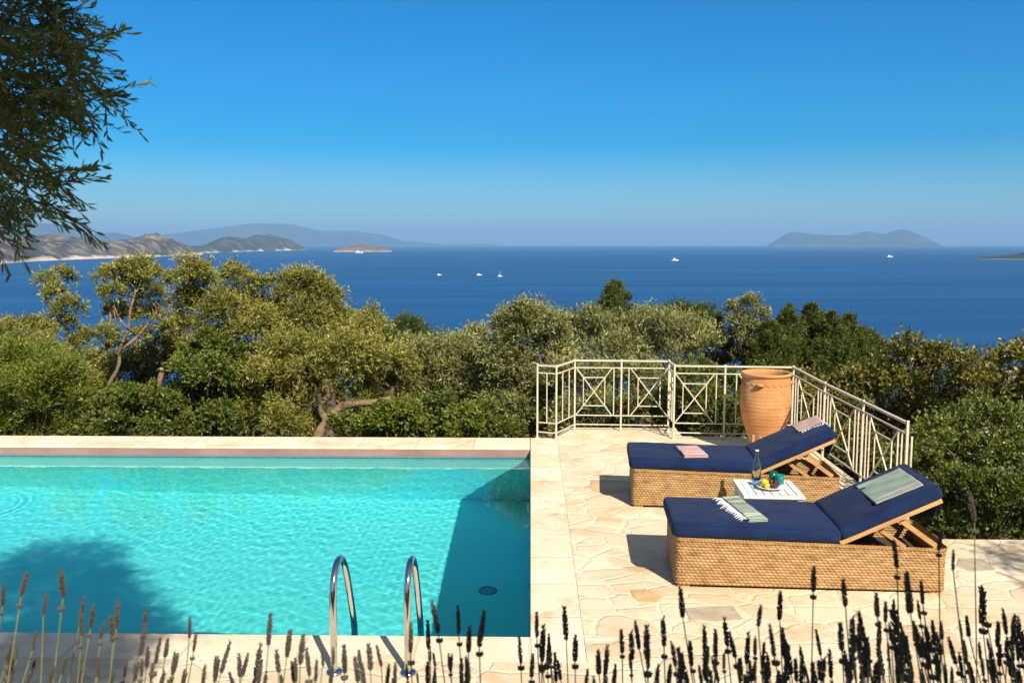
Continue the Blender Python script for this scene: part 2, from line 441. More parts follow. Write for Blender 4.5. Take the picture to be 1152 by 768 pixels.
CW = 0.36
deck_poly = [(CW, 11.95), (CW, PY0 - CW), (PX0, PY0 - CW), (PX0, 3.0), (9.0, 3.0), (9.0, 7.72), (3.58, 7.72), (3.60, 11.86),
             (2.06, 11.93), (2.06, 12.48), (0.56, 12.48)]
tag(bm_obj('deck', prism(deck_poly, -0.16, 0.0), M['paving']), kind='structure')
cp = MB(); cp.box((CW / 2 + 0.001, (PY0 + 11.79) / 2, -0.03), (CW - 0.004, 11.79 - PY0, 0.06))
tag(cp.build('pool_side_coping', M['coping_y'], bevel=0.008), kind='structure')
cp = MB(); cp.box(((PX0 + CW) / 2, PY0 - CW / 2, -0.03), (CW - PX0 - 0.004, CW - 0.004, 0.06))
tag(cp.build('pool_front_coping', M['coping_x'], bevel=0.008), kind='structure')
cp = MB(); cp.box(((PX0 - 0.002) / 2, (PY1 + 11.79) / 2, -0.0125), (-PX0 - 0.002, 11.79 - PY1, 0.025))
tag(cp.build('pool_far_coping', M['coping_x'], bevel=0.008), kind='structure')
# outer retaining walls under the terrace
w = MB()
w.box((PX0 / 2, 11.50, -1.15), (-PX0, 0.5, 2.24))
w.box(((CW + 2.02) / 2 , 11.9, -1.26), (1.6, 1.0, 2.2)); w.box((2.8, 11.3, -1.261), (1.5, 0.98, 2.2)); w.box((3.2, 9.6, -1.262), (0.64, 3.9, 2.2)); w.box((6.2, 7.4, -1.263), (5.5, 0.5, 2.2))
tag(w.build('retaining_wall', M['stone_wall']), kind='structure')

# pool shell: floor sloping down to the right, four walls, band of tile above the water
zr, zl = -1.95, -1.45
sh = MB()
g = 40
fl = [(PX0 + (PX1 - PX0) * i / g, y, zl + (zr - zl) * i / g) for y in (PY0, PY1) for i in range(g + 1)]
sh.add(fl, [(i, i + 1, g + 2 + i, g + 1 + i) for i in range(g)])
zt = -0.062
sh.add([(PX0, PY1, zl), (PX1, PY1, zr), (PX1, PY1, -0.156), (PX0, PY1, -0.156)], [(3, 2, 1, 0)])
sh.add([(PX0, PY0, zl), (PX1, PY0, zr), (PX1, PY0, zt), (PX0, PY0, zt)], [(0, 1, 2, 3)])
sh.add([(PX1, PY0, zr), (PX1, PY1, zr), (PX1, PY1, zt), (PX1, PY0, zt)], [(0, 1, 2, 3)])
sh.add([(PX0, PY0, zl), (PX0, PY1, zl), (PX0, PY1, zt), (PX0, PY0, zt)], [(3, 2, 1, 0)])
pool = tag(sh.build('pool', M['pool']), kind='structure')
pb = MB(); pb.box((PX0 / 2, PY1 + 0.02, -0.068), (-PX0, 0.044, 0.085)); tag(pb.build('pool_tile_band', M['pink_tile']), kind='structure')
pb = MB(); pb.box((PX0 / 2, PY1 + 0.02, -0.134), (-PX0, 0.05, 0.046)); tag(pb.build('waterline_tiles', M['mosaic']), kind='structure')

# rippled water surface (real waves)
nx, ny = 1000, 470
xs = np.concatenate([np.linspace(PX0, -7.6, 260)[:-1], np.linspace(-7.6, PX1 + 0.002, nx - 259)]); ys = np.linspace(PY0, PY1, ny)
XX, YY = np.meshgrid(xs, ys, indexing='ij')
ZZ = np.zeros_like(XX); LAP = np.zeros_like(XX)
wr = np.random.default_rng(3)
for k in range(60):
    lam = 0.068 + 0.20 * wr.random() ** 2.2; th = R(70) + wr.normal() * 0.75
    kk = 2 * math.pi / lam; kx, ky = math.cos(th) * kk, math.sin(th) * kk
    w_ = (lam / 0.15) ** 1.5 * np.sin(kx * XX + ky * YY + wr.random() * 6.28)
    ZZ += w_; LAP += kk * kk * w_
env = 0.75 + 0.5 * vnoise(XX * 0.7, YY * 0.9, 4)
ZZ *= env * 0.23 / LAP.std(); del LAP
rr = np.sqrt((XX + 6.3) ** 2 + (YY - 9.4) ** 2)
ang = np.arctan2(YY - 9.4, XX + 6.3)
ZZ += 0.00020 * np.sin(rr * 2 * math.pi / 0.10) * np.exp(-((rr - 0.55) / 0.10) ** 2) * np.clip(np.cos(ang + 0.3) * 1.4, 0, 1) * (0.5 + vnoise(ang * 4 + 20, rr * 3, 9))
water = grid_mesh('pool_water', np.stack([XX, YY, WATER_Z + ZZ], -1), M['water'])
tag(water, kind='structure')

# sea, hillside, far land
SEA = -50.0
def disc(name, r0, r1, z, mat, rings=60, seg=180):
    rr = r0 + (r1 - r0) * (np.linspace(0, 1, rings)) ** 2.2
    a = np.linspace(0, 2 * np.pi, seg)
    P = np.stack([rr[:, None] * np.cos(a), rr[:, None] * np.sin(a), np.full((rings, seg), z)], -1)
    return grid_mesh(name, P, mat, smooth=False)
tag(disc('sea', 5.0, 36000.0, SEA, M['sea']), kind='structure')

# hillside falling to the sea
hx = np.linspace(-150, 160, 90); hy = np.concatenate([np.linspace(-60, 7, 10), np.linspace(7.6, 11.6, 6), np.linspace(11.9, 40, 34), np.linspace(42, 220, 30)])
HX, HY = np.meshgrid(hx, hy, indexing='ij')
HZ = np.where(HY < 11.65, -2.6, -1.75 - (HY - 11.6) * 0.06 - np.clip(HY - 27, 0, None) * 0.42)
HZ = np.where((HY < 11.65) & (HX > 4.5) & (HY > 7.5), -1.75, HZ)
HZ = np.maximum(HZ, -50.8)
HZ = HZ + fbm(HX * 0.08, HY * 0.08, 4, 5) * np.clip((HY - 11) * 0.04, 0.06, 0.5)
def ground_z(x, y):
    return (-2.6 if y < 11.65 and x < 3.4 else -1.75 if y < 11.6 else -1.75 - (y - 11.6) * 0.06 - max(0, y - 27) * 0.42)
tag(grid_mesh('hillside', np.stack([HX, HY, HZ], -1), M['soil']), kind='structure')

# --- far coasts: a crest line given as (photo x, photo y), a distance, a depth
def rock_mat(name, scrub, rock, cliff, cl_h, scale, pale=0.0):
    k = N(name); c = k.coord('Object')
    z = k.n('SeparateXYZ', inp={0: c}).outputs[2]
    f = k.noise(c, scale, 6, 0.7, 0.3)
    col = k.ramp(f, [(0.44, scrub), (0.53, tuple(a * 0.6 + b * 0.4 for a, b in zip(scrub, rock))), (0.63, rock)])
    edge = k.math('ADD', k.math('MULTIPLY', k.noise(c, scale * 0.45, 4, 0.6), cl_h * 2.6), cl_h * pale - cl_h * 1.0)
    cm = k.val(k.math('SUBTRACT', z, edge), SEA - cl_h * 0.2, SEA + cl_h * 0.25, 1.0, 0.0)
    col = k.mix(cm, col, cliff)
    return k.pbr(col, 0.95, spec=0.1)
def land(name, crest, dist, depth, mat, rough=0.12, front=0.35, seed=1, n=260, m=46, fscale=None, shore=None):
    px = np.array([c[0] for c in crest]); py = np.array([c[1] for c in crest])
    xs = np.linspace(px[0], px[-1], n); yt = np.interp(xs, px, py)
    P = np.zeros((n, m, 3))
    for i in range(n):
        D = dist if shore is None else np.interp(xs[i], shore[0], shore[1])
        d = ray(xs[i], yt[i]); dn = math.hypot(d[0], d[1]); d = (d[0] / dn, d[1] / dn, d[2] / dn)
        Dc = D + depth * front
        zt = H + d[2] * Dc - SEA
        for j in range(m):
            v = j / (m - 1)
            DD = D + depth * v
            if v < front: s = math.sin(v / front * math.pi / 2) ** 0.75
            else: s = math.cos((v - front) / (1 - front) * math.pi / 2)
            P[i, j] = (d[0] * DD, d[1] * DD, max(zt, 0) * s)
    fs = fscale or depth * 0.35
    nz = fbm(P[:, :, 0] / fs, P[:, :, 1] / fs, 6, seed)
    ridg = 1 - np.abs(fbm(P[:, :, 0] / fs * 1.7 + 9, P[:, :, 1] / fs * 1.7, 5, seed + 20)) * 2
    P[:, :, 2] *= (1 + rough * nz + rough * 0.9 * (ridg - 0.7))
    P[:, :, 2] += SEA - 1.0
    tag(grid_mesh(name, P, mat, smooth=False), kind='structure')
M['coast'] = rock_mat('coast_scrub_and_rock', (0.046, 0.046, 0.034), (0.24, 0.19, 0.155), (0.62, 0.52, 0.42), 17.0, 0.014, 0.1)
M['head'] = rock_mat('headland_scrub', (0.042, 0.045, 0.034), (0.12, 0.11, 0.07), (0.66, 0.58, 0.48), 36.0, 0.008, -0.30)
M['isle'] = rock_mat('islet_rock', (0.12, 0.09, 0.06), (0.28, 0.2, 0.14), (0.4, 0.32, 0.25), 12.0, 0.01)
M['point'] = rock_mat('dark_point', (0.025, 0.033, 0.022), (0.06, 0.055, 0.04), (0.2, 0.17, 0.13), 5.0, 0.01)
M['far'] = rock_mat('far_mountain', (0.03, 0.045, 0.045), (0.07, 0.085, 0.085), (0.09, 0.1, 0.1), 5.0, 0.002)
land('near_coast', [(-160, 262), (-60, 265), (0, 267), (26, 265.6), (52, 268.5), (78, 270.5), (104, 271), (130, 272.5), (150, 269.5), (165, 267.8), (178, 267.6), (192, 271), (204, 275), (215, 279), (228, 284)],
     2733, 1100, M['coast'], 0.42, 0.4, 3, fscale=210, shore=([-160, 0, 43, 174, 230], [2300, 2733, 3150, 4000, 4700]))
land('headland', [(190, 282), (215, 277), (226, 276), (243, 272), (256, 269), (269, 267), (285, 265.8), (304, 266), (318, 269), (330, 272.5), (339, 277), (346, 281)],
     6500, 1700, M['head'], 0.36, 0.45, 8, fscale=420, shore=([190, 346], [4600, 8100]))
land('islet', [(374, 283), (380, 278.6), (392, 275.2), (402, 274), (414, 274.6), (428, 277), (436, 278.6), (441, 282.5)], 6200, 420, M['isle'], 0.2, 0.5, 11, n=120, m=30)
land('far_mountain', [(-200, 240), (-60, 246), (0, 249.5), (43, 252), (69, 254), (88, 260), (104, 265), (126, 262), (140, 264), (152, 267), (175, 271), (200, 276)],
     17000, 6000, M['far'], 0.12, 0.5, 14)
land('far_range', [(130, 276), (174, 265), (210, 261), (243, 257), (272, 253), (295, 251), (312, 251), (330, 252.5), (350, 257), (365, 259.5), (400, 260.5), (434, 265), (455, 271.5), (480, 273), (500, 275.0), (545, 274), (560, 275.3)],
     23000, 7000, M['far'], 0.08, 0.5, 17)
land('far_island', [(862, 276), (868, 273.3), (882.6, 264.8), (891, 261), (903, 262.5), (917, 264.3), (935, 265), (957, 264.2), (966, 261.5), (975, 260.2), (986, 262.3), (996, 263.6), (1007, 260), (1017, 258.6), (1028, 262), (1040, 266.5), (1050, 271.5), (1058, 275)],
     19000, 3000, M['far'], 0.08, 0.5, 23)
land('near_point', [(1100, 289), (1118, 288), (1130, 286.6), (1141, 285.6), (1152, 283.6), (1190, 277), (1260, 262)], 3500, 700, M['point'], 0.15, 0.4, 31, n=120, m=30)

# haze: closed box of thin blue air
hz = MB(); hz.box((0, 6000, 300.0), (76000, 66000, 705.0))
k = N('haze_air'); pv = k.n('VolumePrincipled', inp={'Color': (0.34, 0.62, 1.0, 1), 'Density': 6.2e-5}); k.link(pv.outputs[0], k.out.inputs[1])
tag(hz.build('haze', k.m), kind='stuff')

# upper terrace the lavender grows on (below the picture)
w = MB(); w.box((-1.0, 0.35, 0.0), (22.0, 5.1, 1.80)); tag(w.build('upper_terrace', M['stone_wall']), kind='structure')
w = MB(); w.box((-1.0, 2.25, 0.915), (21.6, 1.1, 0.03)); tag(w.build('planting_bed', M['soil']), kind='structure')

def flag(pts, mat, name):
    P_ = [at_z(x, y, 0) for x, y in pts]
    o = bm_obj(name, prism([(p.x, p.y) for p in P_], -0.01, 0.005), mat); tag(o, kind='structure'); m_ = o.modifiers.new('bevel', 'BEVEL'); m_.width = 0.003
M['grey_flag'] = mottled('grey_flagstone', (0.36, 0.28, 0.19), (0.52, 0.42, 0.30), 9, 0.75, 0.6, 40, dist=0.006)
M['ochre_flag'] = mottled('ochre_flagstone', (0.52, 0.30, 0.12), (0.68, 0.46, 0.23), 7, 0.75, 0.6, 40, dist=0.006)
flag([(770, 684), (800, 682), (824, 681), (836, 697), (806, 699), (776, 698)], M['grey_flag'], 'grey_flagstone')
flag([(1078, 628), (1108, 629), (1121, 641), (1096, 643), (1076, 637)], M['grey_flag'], 'grey_flagstone')
flag([(709, 664), (726, 662), (747, 671), (738, 678), (720, 677), (712, 671)], M['ochre_flag'], 'ochre_flagstone')

# ================================================================== RAILING
rail = empty('metal_railing', (0, 0, 0), label='cream painted iron railing with crossed square panels round the terrace corner', cat='railing')
TOPH, R2, B2, B1 = 1.0, 0.885, 0.215, 0.085
def V2(x, y, z): return Vector((x, y, z))
pA, pM, pB, pC, pD, pD2, pE = (0.095, 11.79), (0.346, 11.69), (0.62, 12.30), (1.262, 12.27), (1.915, 12.24), (1.915, 11.77), (3.45, 11.66)
pP, pQ, pG = (3.41, 10.28), (3.41, 9.08), (3.405, 7.99)
def post(p, h=TOPH, w=0.024, mat=None):
    m = MB(); m.box((p[0], p[1], h / 2), (w, w, h)); m.box((p[0], p[1], h + 0.004), (w + 0.003, w + 0.003, 0.008)); m.box((p[0], p[1], 0.005), (0.055, 0.055, 0.01))
    return m.build('post', mat or M['cream_metal'], rail, bevel=0.003)
def lerp2(a, b, t): return (a[0] + (b[0] - a[0]) * t, a[1] + (b[1] - a[1]) * t)
def hrail(name, a, b, z, w, h):
    m = MB(); m.bar((a[0], a[1], z), (b[0], b[1], z), w, h); m.build(name, M['cream_metal'], rail, bevel=0.003)
def bay(a, b, pattern):
    """pattern: fractions of bars and (start, end) of crossed panels along a->b"""
    for q in pattern:
        if isinstance(q, tuple):
            c, d = lerp2(a, b, q[0]), lerp2(a, b, q[1])
            m = MB(); z0, z1 = B2 + 0.004, R2 - 0.004
            W = 0.0135
            m.bar((c[0], c[1], z0), (d[0], d[1], z1), W, W, (0, 0, 1)); m.bar((c[0], c[1] + 0.0025, z1), (d[0], d[1] + 0.0025, z0), W, W, (0, 0, 1))
            t = 0.2; e, g_ = lerp2(c, d, t), lerp2(c, d, 1 - t); za, zb = z0 + (z1 - z0) * t, z1 - (z1 - z0) * t
            m.bar((e[0], e[1] - 0.003, za), (e[0], e[1] - 0.003, zb), 0.0115); m.bar((g_[0], g_[1] - 0.003, za), (g_[0], g_[1] - 0.003, zb), 0.013)
            m.bar((e[0], e[1] + 0.004, za), (g_[0], g_[1] + 0.004, za), 0.013); m.bar((e[0], e[1] + 0.004, zb), (g_[0], g_[1] + 0.004, zb), 0.013)
            m.build('crossed_panel', M['cream_metal'], rail)
        else:
            c = lerp2(a, b, q); m = MB(); m.bar((c[0], c[1], B2 + 0.006), (c[0], c[1], R2 - 0.006), 0.0135); m.build('baluster', M['cream_metal'], rail)
def span(a, b, pattern, lift=0.0):
    hrail('top_rail', a, b, TOPH - 0.016 + lift, 0.034, 0.022)
    hrail('middle_rail', a, b, R2 + lift, 0.016, 0.015); hrail('lower_rail', a, b, B2 + lift, 0.016, 0.015); hrail('bottom_rail', a, b, B1 + lift, 0.016, 0.015)
    bay(a, b, pattern)
for i, p in enumerate((pA, pM, pB, pC, pD, pD2, pE, pP, pQ, pG)): post(p, mat=M['rust'] if False else None)
post(lerp2(pD2, pE, 0.43)); post((3.438, 7.965), 0.86, 0.016)
span(pA, pM, [0.5]); span(pM, pB, [0.33, 0.68])
span(pB, pC, [0.84, (0.03, 0.80)]); span(pC, pD, [0.16, (0.2, 0.97)])
span(pD, pD2, [0.3, 0.65])
span(pD2, lerp2(pD2, pE, 0.43), [0.83, (0.02, 0.79)]); span(lerp2(pD2, pE, 0.43), pE, [0.17, 0.83, (0.2, 0.8)])
for a, b in ((pE, pP), (pP, pQ), (pQ, pG)): span(a, b, [0.1, 0.9, (0.18, 0.82), 0.18, 0.82])

# ================================================================== LOUNGERS
LL, LW, LH = 2.0, 0.70, 0.375
def wicker_shell():
    r = 0.05; x0, y0 = LL / 2 - r, LW / 2 - r
    segs = []                                                     # outline points with normals
    step = 0.0045
    def line(a, b, nrm):
        n = max(2, int((Vector(b) - Vector(a)).length / step))
        for i in range(n): t = i / n; segs.append((a[0] + (b[0] - a[0]) * t, a[1] + (b[1] - a[1]) * t, nrm[0], nrm[1]))
    def arc(c, a0):
        n = int(r * math.pi / 2 / step)
        for i in range(n):
            a = a0 + math.pi / 2 * i / n; segs.append((c[0] + r * math.cos(a), c[1] + r * math.sin(a), math.cos(a), math.sin(a)))
    line((-x0, -y0 - r), (x0, -y0 - r), (0, -1)); arc((x0, -y0), -math.pi / 2)
    line((x0 + r, -y0), (x0 + r, y0), (1, 0)); arc((x0, y0), 0)
    line((x0, y0 + r), (-x0, y0 + r), (0, 1)); arc((-x0, y0), math.pi / 2)
    line((-x0 - r, y0), (-x0 - r, -y0), (-1, 0)); arc((-x0, -y0), math.pi)
    S = np.array(segs + segs[:1]); n = len(S)
    s = np.concatenate(([0], np.cumsum(np.hypot(np.diff(S[:, 0]), np.diff(S[:, 1])))))
    zz = np.linspace(0.022, LH, 112)
    rowh, pit = 0.0215, 0.034
    pit = s[-1] / round(s[-1] / pit)
    SS, Z = np.meshgrid(s, zz, indexing='ij')
    row = np.floor(Z / rowh); fr = Z / rowh - row
    prof = np.sqrt(np.clip(1 - (2 * fr - 1) ** 2, 0, 1))
    ph = SS / pit * np.pi + row * np.pi / 2 + 0.25 * np.sin(row * 12.9)
    over = 0.5 + 0.5 * np.cos(2 * ph)
    jit = 0.85 + 0.3 * vnoise(SS * 30, row * 3.7, 2)
    d = (prof ** 1.4 * (0.0045 + 0.0075 * over ** 0.8) - 0.0115) * jit
    rim = Z > LH - 0.03
    d = np.where(rim, 0.001 + 0.0035 * np.abs(np.sin(SS / 0.013 * np.pi * 0.5 + Z * 60)), d)
    bulge = 0.004 * np.sin(SS * 2.1) * np.sin(Z / LH * np.pi)
    d = d + bulge
    ZS = Z * (1 - 0.055 * S[:, 0:1])
    P = np.stack([S[:, 0:1] + S[:, 2:3] * d, S[:, 1:2] + S[:, 3:4] * d, ZS], -1)
    return P, np.stack([SS, Z], -1)

def soft_box(L, W, T, r, nx=44, ny=20, nz=5, puff=0.012, seed=0):
    """cushion centred in x, y with its base at z = 0"""
    bm = bmesh.new(); idx = {}
    def vert(i, j, k):
        if (i, j, k) not in idx: idx[(i, j, k)] = bm.verts.new((i / nx - 0.5, j / ny - 0.5, k / nz - 0.5))
        return idx[(i, j, k)]
    for i in range(nx):
        for j in range(ny):
            bm.faces.new((vert(i, j, nz), vert(i + 1, j, nz), vert(i + 1, j + 1, nz), vert(i, j + 1, nz))); bm.faces.new((vert(i, j, 0), vert(i, j + 1, 0), vert(i + 1, j + 1, 0), vert(i + 1, j, 0)))
    for i in range(nx):
        for k in range(nz):
            bm.faces.new((vert(i, 0, k), vert(i + 1, 0, k), vert(i + 1, 0, k + 1), vert(i, 0, k + 1))); bm.faces.new((vert(i, ny, k), vert(i, ny, k + 1), vert(i + 1, ny, k + 1), vert(i + 1, ny, k)))
    for j in range(ny):
        for k in range(nz):
            bm.faces.new((vert(0, j, k), vert(0, j, k + 1), vert(0, j + 1, k + 1), vert(0, j + 1, k))); bm.faces.new((vert(nx, j, k), vert(nx, j + 1, k), vert(nx, j + 1, k + 1), vert(nx, j, k + 1)))
    hx, hy, hzz = L / 2, W / 2, T / 2
    for v in bm.verts:
        u, w_, t = v.co.x * 2, v.co.y * 2, v.co.z * 2
        p = Vector((u * hx, w_ * hy, t * hzz))
        q = Vector((max(-hx + r, min(hx - r, p.x)), max(-hy + r, min(hy - r, p.y)), max(-hzz + r, min(hzz - r, p.z))))
        d = p - q
        if d.length > 1e-9: p = q + d.normalized() * r
        e = (1 - u ** 4) * (1 - w_ ** 4)
        nz_ = mnoise.noise(Vector((p.x * 3 + seed * 7, p.y * 4, seed)))
        n2 = mnoise.noise(Vector((p.x * 9 + seed * 3, p.y * 11, seed + 4)))
        if t > 0: p.z += t * (puff * e + 0.011 * nz_ * e + 0.0045 * n2)
        side = abs(w_) > 0.98 or abs(u) > 0.98
        if side: p.x += 0.004 * n2 + 0.004 * u * (1 - t * t); p.y += 0.004 * n2 + 0.005 * w_ * (1 - t * t)
        p.z += hzz
        v.co = p
    return bm

def outline(L, W, r, z):
    pts = []; ox = 0.0005
    for cx, cy, a0 in ((L / 2 - r, W / 2 - r, 0), (-L / 2 + r, W / 2 - r, 90), (-L / 2 + r, -W / 2 + r, 180), (L / 2 - r, -W / 2 + r, 270)):
        for i in range(6):
            a = R(a0 + 18 * i); pts.append((cx + (r - 0.008) * math.cos(a), cy + (r - 0.008) * math.sin(a), z))
    out = []
    for i in range(len(pts)):
        a, b = Vector(pts[i]), Vector(pts[(i + 1) % len(pts)]); n = max(1, int((b - a).length / 0.05))
        for k_ in range(n):
            p = a.lerp(b, k_ / n); out.append(p + Vector((0, 0, 0.002 * mnoise.noise(p * 6))))
    return out
def frame_local(hinge_x, ang):
    return Matrix.Translation((hinge_x, 0, LH - 0.005)) @ Matrix.Rotation(-ang, 4, 'Y')

def make_lounger(hinge=0.215, ang=R(25.5), blen=0.80):
    root = empty('sun_lounger')
    P, UV = wicker_shell(); grid_mesh('base', P, M['wicker'], root, True, UV)
    for x in (-0.93, 0.93):
        for y in (-0.30, 0.30): m = MB(); m.box((x, y, 0.0115), (0.09, 0.05, 0.023)); m.build('foot', M['teak'], root)
    m = MB(); m.box((0, 0, 0.20), (LL - 0.05, LW - 0.05, 0.02))
    m.build('inner_shelf', M['dark_lath'], root)
    m = MB()
    for x in np.linspace(-0.93, 0.14, 12): m.box((x, 0, LH - 0.012), (0.06, LW - 0.04, 0.016))
    m.build('seat_slats', M['teak'], root)
    sc_ = bm_obj('seat_cushion', soft_box(1.245, 0.735, 0.112, 0.034, seed=1), M['navy'], root); sc_.location = (-0.405, 0, LH * 1.022 + 0.002); sc_.rotation_euler = (0, R(1.15), 0); sc_.data.polygons.foreach_set('use_smooth', [True] * len(sc_.data.polygons))
    pip = MB(); pip.tube(outline(1.245, 0.735, 0.045, 0.1015), 0.0042, 6, close=True); pip.tube(outline(1.245, 0.735, 0.045, 0.012), 0.0042, 6, close=True); pip.build('piping', M['navy'], sc_, True)
    Fm = frame_local(hinge, ang)
    m = MB()
    for y in (-0.335, 0.335): m.box((blen / 2, y, 0.0), (blen, 0.024, 0.034))
    m.box((blen - 0.014, 0, 0.0), (0.026, 0.642, 0.032)); m.box((0.04, 0, 0.0), (0.04, 0.642, 0.03))
    for x in np.linspace(0.13, blen - 0.09, 7): m.box((x, 0, 0.004), (0.05, 0.642, 0.014))
    bf = m.build('backrest_frame', M['teak'], root, bevel=0.004); bf.matrix_local = Fm
    bc = bm_obj('back_cushion', soft_box(0.80, 0.73, 0.10, 0.033, 32, 20, 5, 0.014, seed=5), M['navy'], root); bc.matrix_local = Fm @ Matrix.Translation((0.425, 0, 0.0185)); bc.data.polygons.foreach_set('use_smooth', [True] * len(bc.data.polygons))
    pip = MB(); pip.tube(outline(0.80, 0.73, 0.045, 0.090), 0.0042, 6, close=True); pip.tube(outline(0.80, 0.73, 0.045, 0.011), 0.0042, 6, close=True); pip.build('piping', M['navy'], bc, True)
    # two folding props from the backrest down to the base, and a cross bar
    for y in (-0.27, 0.27):
        a = Fm @ Vector((0.47, y, -0.02)); m = MB(); m.bar(a, (0.94, y, LH - 0.03), 0.022, 0.036); m.bar(Fm @ Vector((0.30, y + 0.024, -0.02)), (0.72, y + 0.024, LH - 0.05), 0.02, 0.03)
        m.build('backrest_prop', M['teak'], root)
    m = MB(); m.box((0.93, 0, LH - 0.052), (0.03, LW - 0.06, 0.03)); m.box((0.70, 0, LH - 0.072), (0.03, LW - 0.06, 0.03)); m.build('cross_bar', M['teak'], root)
    # loose end of the cushion cover hanging behind the top rail, with a tie
    t = Fm @ Vector((blen - 0.005, 0, 0.02)); n_ = 14; wv = []
    P = np.zeros((16, 6, 3))
    for i in range(16):
        for j in range(6):
            y = -0.31 + 0.62 * i / 15; f = j / 5
            P[i, j] = (t.x + 0.012 - 0.045 * f + 0.008 * math.sin(i * 1.3) * f, y, t.z - 0.02 - f * (0.13 + 0.03 * math.sin(i * 0.7)))
    fl = grid_mesh('cover_flap', P, M['navy'], root, True); md = fl.modifiers.new('thick', 'SOLIDIFY'); md.thickness = 0.004
    return root, Fm

near, Fm = make_lounger()
far = copy_tree(near)
G_L = 'matching wicker sun loungers on the terrace'
tag(near, 'wicker sun lounger nearest the camera with a sage green towel over its navy backrest', 'sun lounger', G_L)
tag(far, 'wicker sun lounger beside the terracotta jar with a pink fringed towel on its navy backrest', 'sun lounger', G_L)
near.location = (2.115, 6.85, 0); near.rotation_euler = (0, 0, R(-2.8))
far.location = (2.025, 8.89, 0); far.rotation_euler = (0, 0, R(-4.2))
m = MB(); m.box((0.36, 0.36, 0.42), (0.03, 0.03, 0.33)); m.box((0.285, 0.36, 0.43), (0.03, 0.03, 0.35)); m.build('wooden_peg', M['teak'], far, bevel=0.004)

# ---- towels (each rests on a lounger: a thing of its own)
def fringe(pts, dirv, parent, n=26, L=0.05, fall=-0.02):
    m = MB(); a, b = Vector(pts[0]), Vector(pts[1]); d = Vector(dirv)
    for i in range(n):
        p = a.lerp(b, (i + random.random() * 0.6) / n); l = L * random.uniform(0.7, 1.15)
        q = p + d * l * 0.5 + Vector((0, 0, 0.002)) + (b - a).normalized() * random.uniform(-0.012, 0.012)
        e = p + d * l + Vector((0, 0, fall)) + (b - a).normalized() * random.uniform(-0.025, 0.025)
        m.tube([p, q, e], [0.0032, 0.0042, 0.0026], 5)
    return m.build('fringe', M['white_cotton'], parent, True)
def towel_pad(name, L, W, layers, lt, mat, uvscale=1.0, seed=0):
    """folded towel: stacked soft layers joined at one fold; base at z = 0"""
    V, Fs, U = [], [], []
    m = MB(); m.uv = []
    for k in range(layers):
        bm = soft_box(L - 0.006 * k, W - 0.008 * k, lt, lt * 0.48, 22, 16, 2, 0.003, seed + k)
        bm.verts.ensure_lookup_table(); bm.verts.index_update()
        vs = [(v.co.x + 0.004 * math.sin(k * 2.1), v.co.y + 0.004 * math.cos(k * 1.7), v.co.z + k * lt * 0.96 + 0.004 * mnoise.noise(Vector((v.co.x * 8, v.co.y * 8, seed)))) for v in bm.verts]
        m.add(vs, [[v.index for v in f.verts] for f in bm.faces]); m.uv += [(p[0] / L + 0.5, p[1] / W + 0.5) for p in vs]; bm.free()
    return m
NM = Matrix.Translation(near.location) @ Matrix.Rotation(R(-2.8), 4, 'Z')
FMM = Matrix.Translation(far.location) @ Matrix.Rotation(R(-4.2), 4, 'Z')
SEAT_Z = LH + 0.112 + 0.013
def place(root, M4): root.matrix_world = M4
# folded sage towel on the near seat
t = empty('folded_towel', label='folded striped sage green towel with white fringe on the nearer seat cushion', cat='towel')
mm = towel_pad('cloth', 0.15, 0.62, 3, 0.012, None, seed=2); mm.build('cloth', M['green_cloth'], t, True)
fringe([(-0.075, -0.28, 0.022), (-0.075, 0.28, 0.022)], (-1, 0, 0), t, 30, 0.085, -0.018)
p0 = at_z(836, 574, SEAT_Z)
t.matrix_world = Matrix.Translation((p0.x, p0.y, SEAT_Z + 0.001)) @ Matrix.Rotation(R(8), 4, 'Z')
# folded pink towel on the far seat
t = empty('folded_towel', label='folded pink towel lying on the farther seat cushion', cat='towel')
mm = towel_pad('cloth', 0.24, 0.40, 3, 0.014, None, seed=12); mm.build('cloth', M['pink'], t, True)
p0 = at_z(777.5, 510, SEAT_Z); t.matrix_world = Matrix.Translation((p0.x, p0.y, SEAT_Z + 0.001)) @ Matrix.Rotation(R(4), 4, 'Z')
def draped(name, lab, mat, W4, x0, x1, w, over, uvrot=False, with_fringe=False, fr_side=None):
    t = empty(name, label=lab, cat='towel')
    nxg, nyg = 30, 26; P = np.zeros((nxg, nyg, 3)); UVg = np.zeros((nxg, nyg, 2)); tot = (x1 - x0) + over
    for i in range(nxg):
        s_ = tot * i / (nxg - 1)
        for j in range(nyg):
            y = -w / 2 + w * j / (nyg - 1)
            x = x0 + s_; z = 0.0185 + 0.1 + 0.0165 + 0.004 * mnoise.noise(Vector((x * 9, y * 9, 3.3))) + 0.003 * math.sin(y * 40 + x * 12)
            if x > x1:                                             # bends down over the top end
                o_ = x - x1; rr_ = 0.05
                if o_ < rr_ * 1.57: a_ = o_ / rr_; x = x1 + rr_ * math.sin(a_); z -= rr_ * (1 - math.cos(a_))
                else: x = x1 + rr_ + 0.01 + 0.01 * math.sin(y * 30); z -= rr_ + (o_ - rr_ * 1.57)
            P[i, j] = (x, y, z); UVg[i, j] = (i / (nxg - 1), j / (nyg - 1))
    c_ = grid_mesh('cloth', P, mat, t, True, UVg); md = c_.modifiers.new('thick', 'SOLIDIFY'); md.thickness = 0.007; md.offset = 1.0
    t.matrix_world = W4
    return t, P
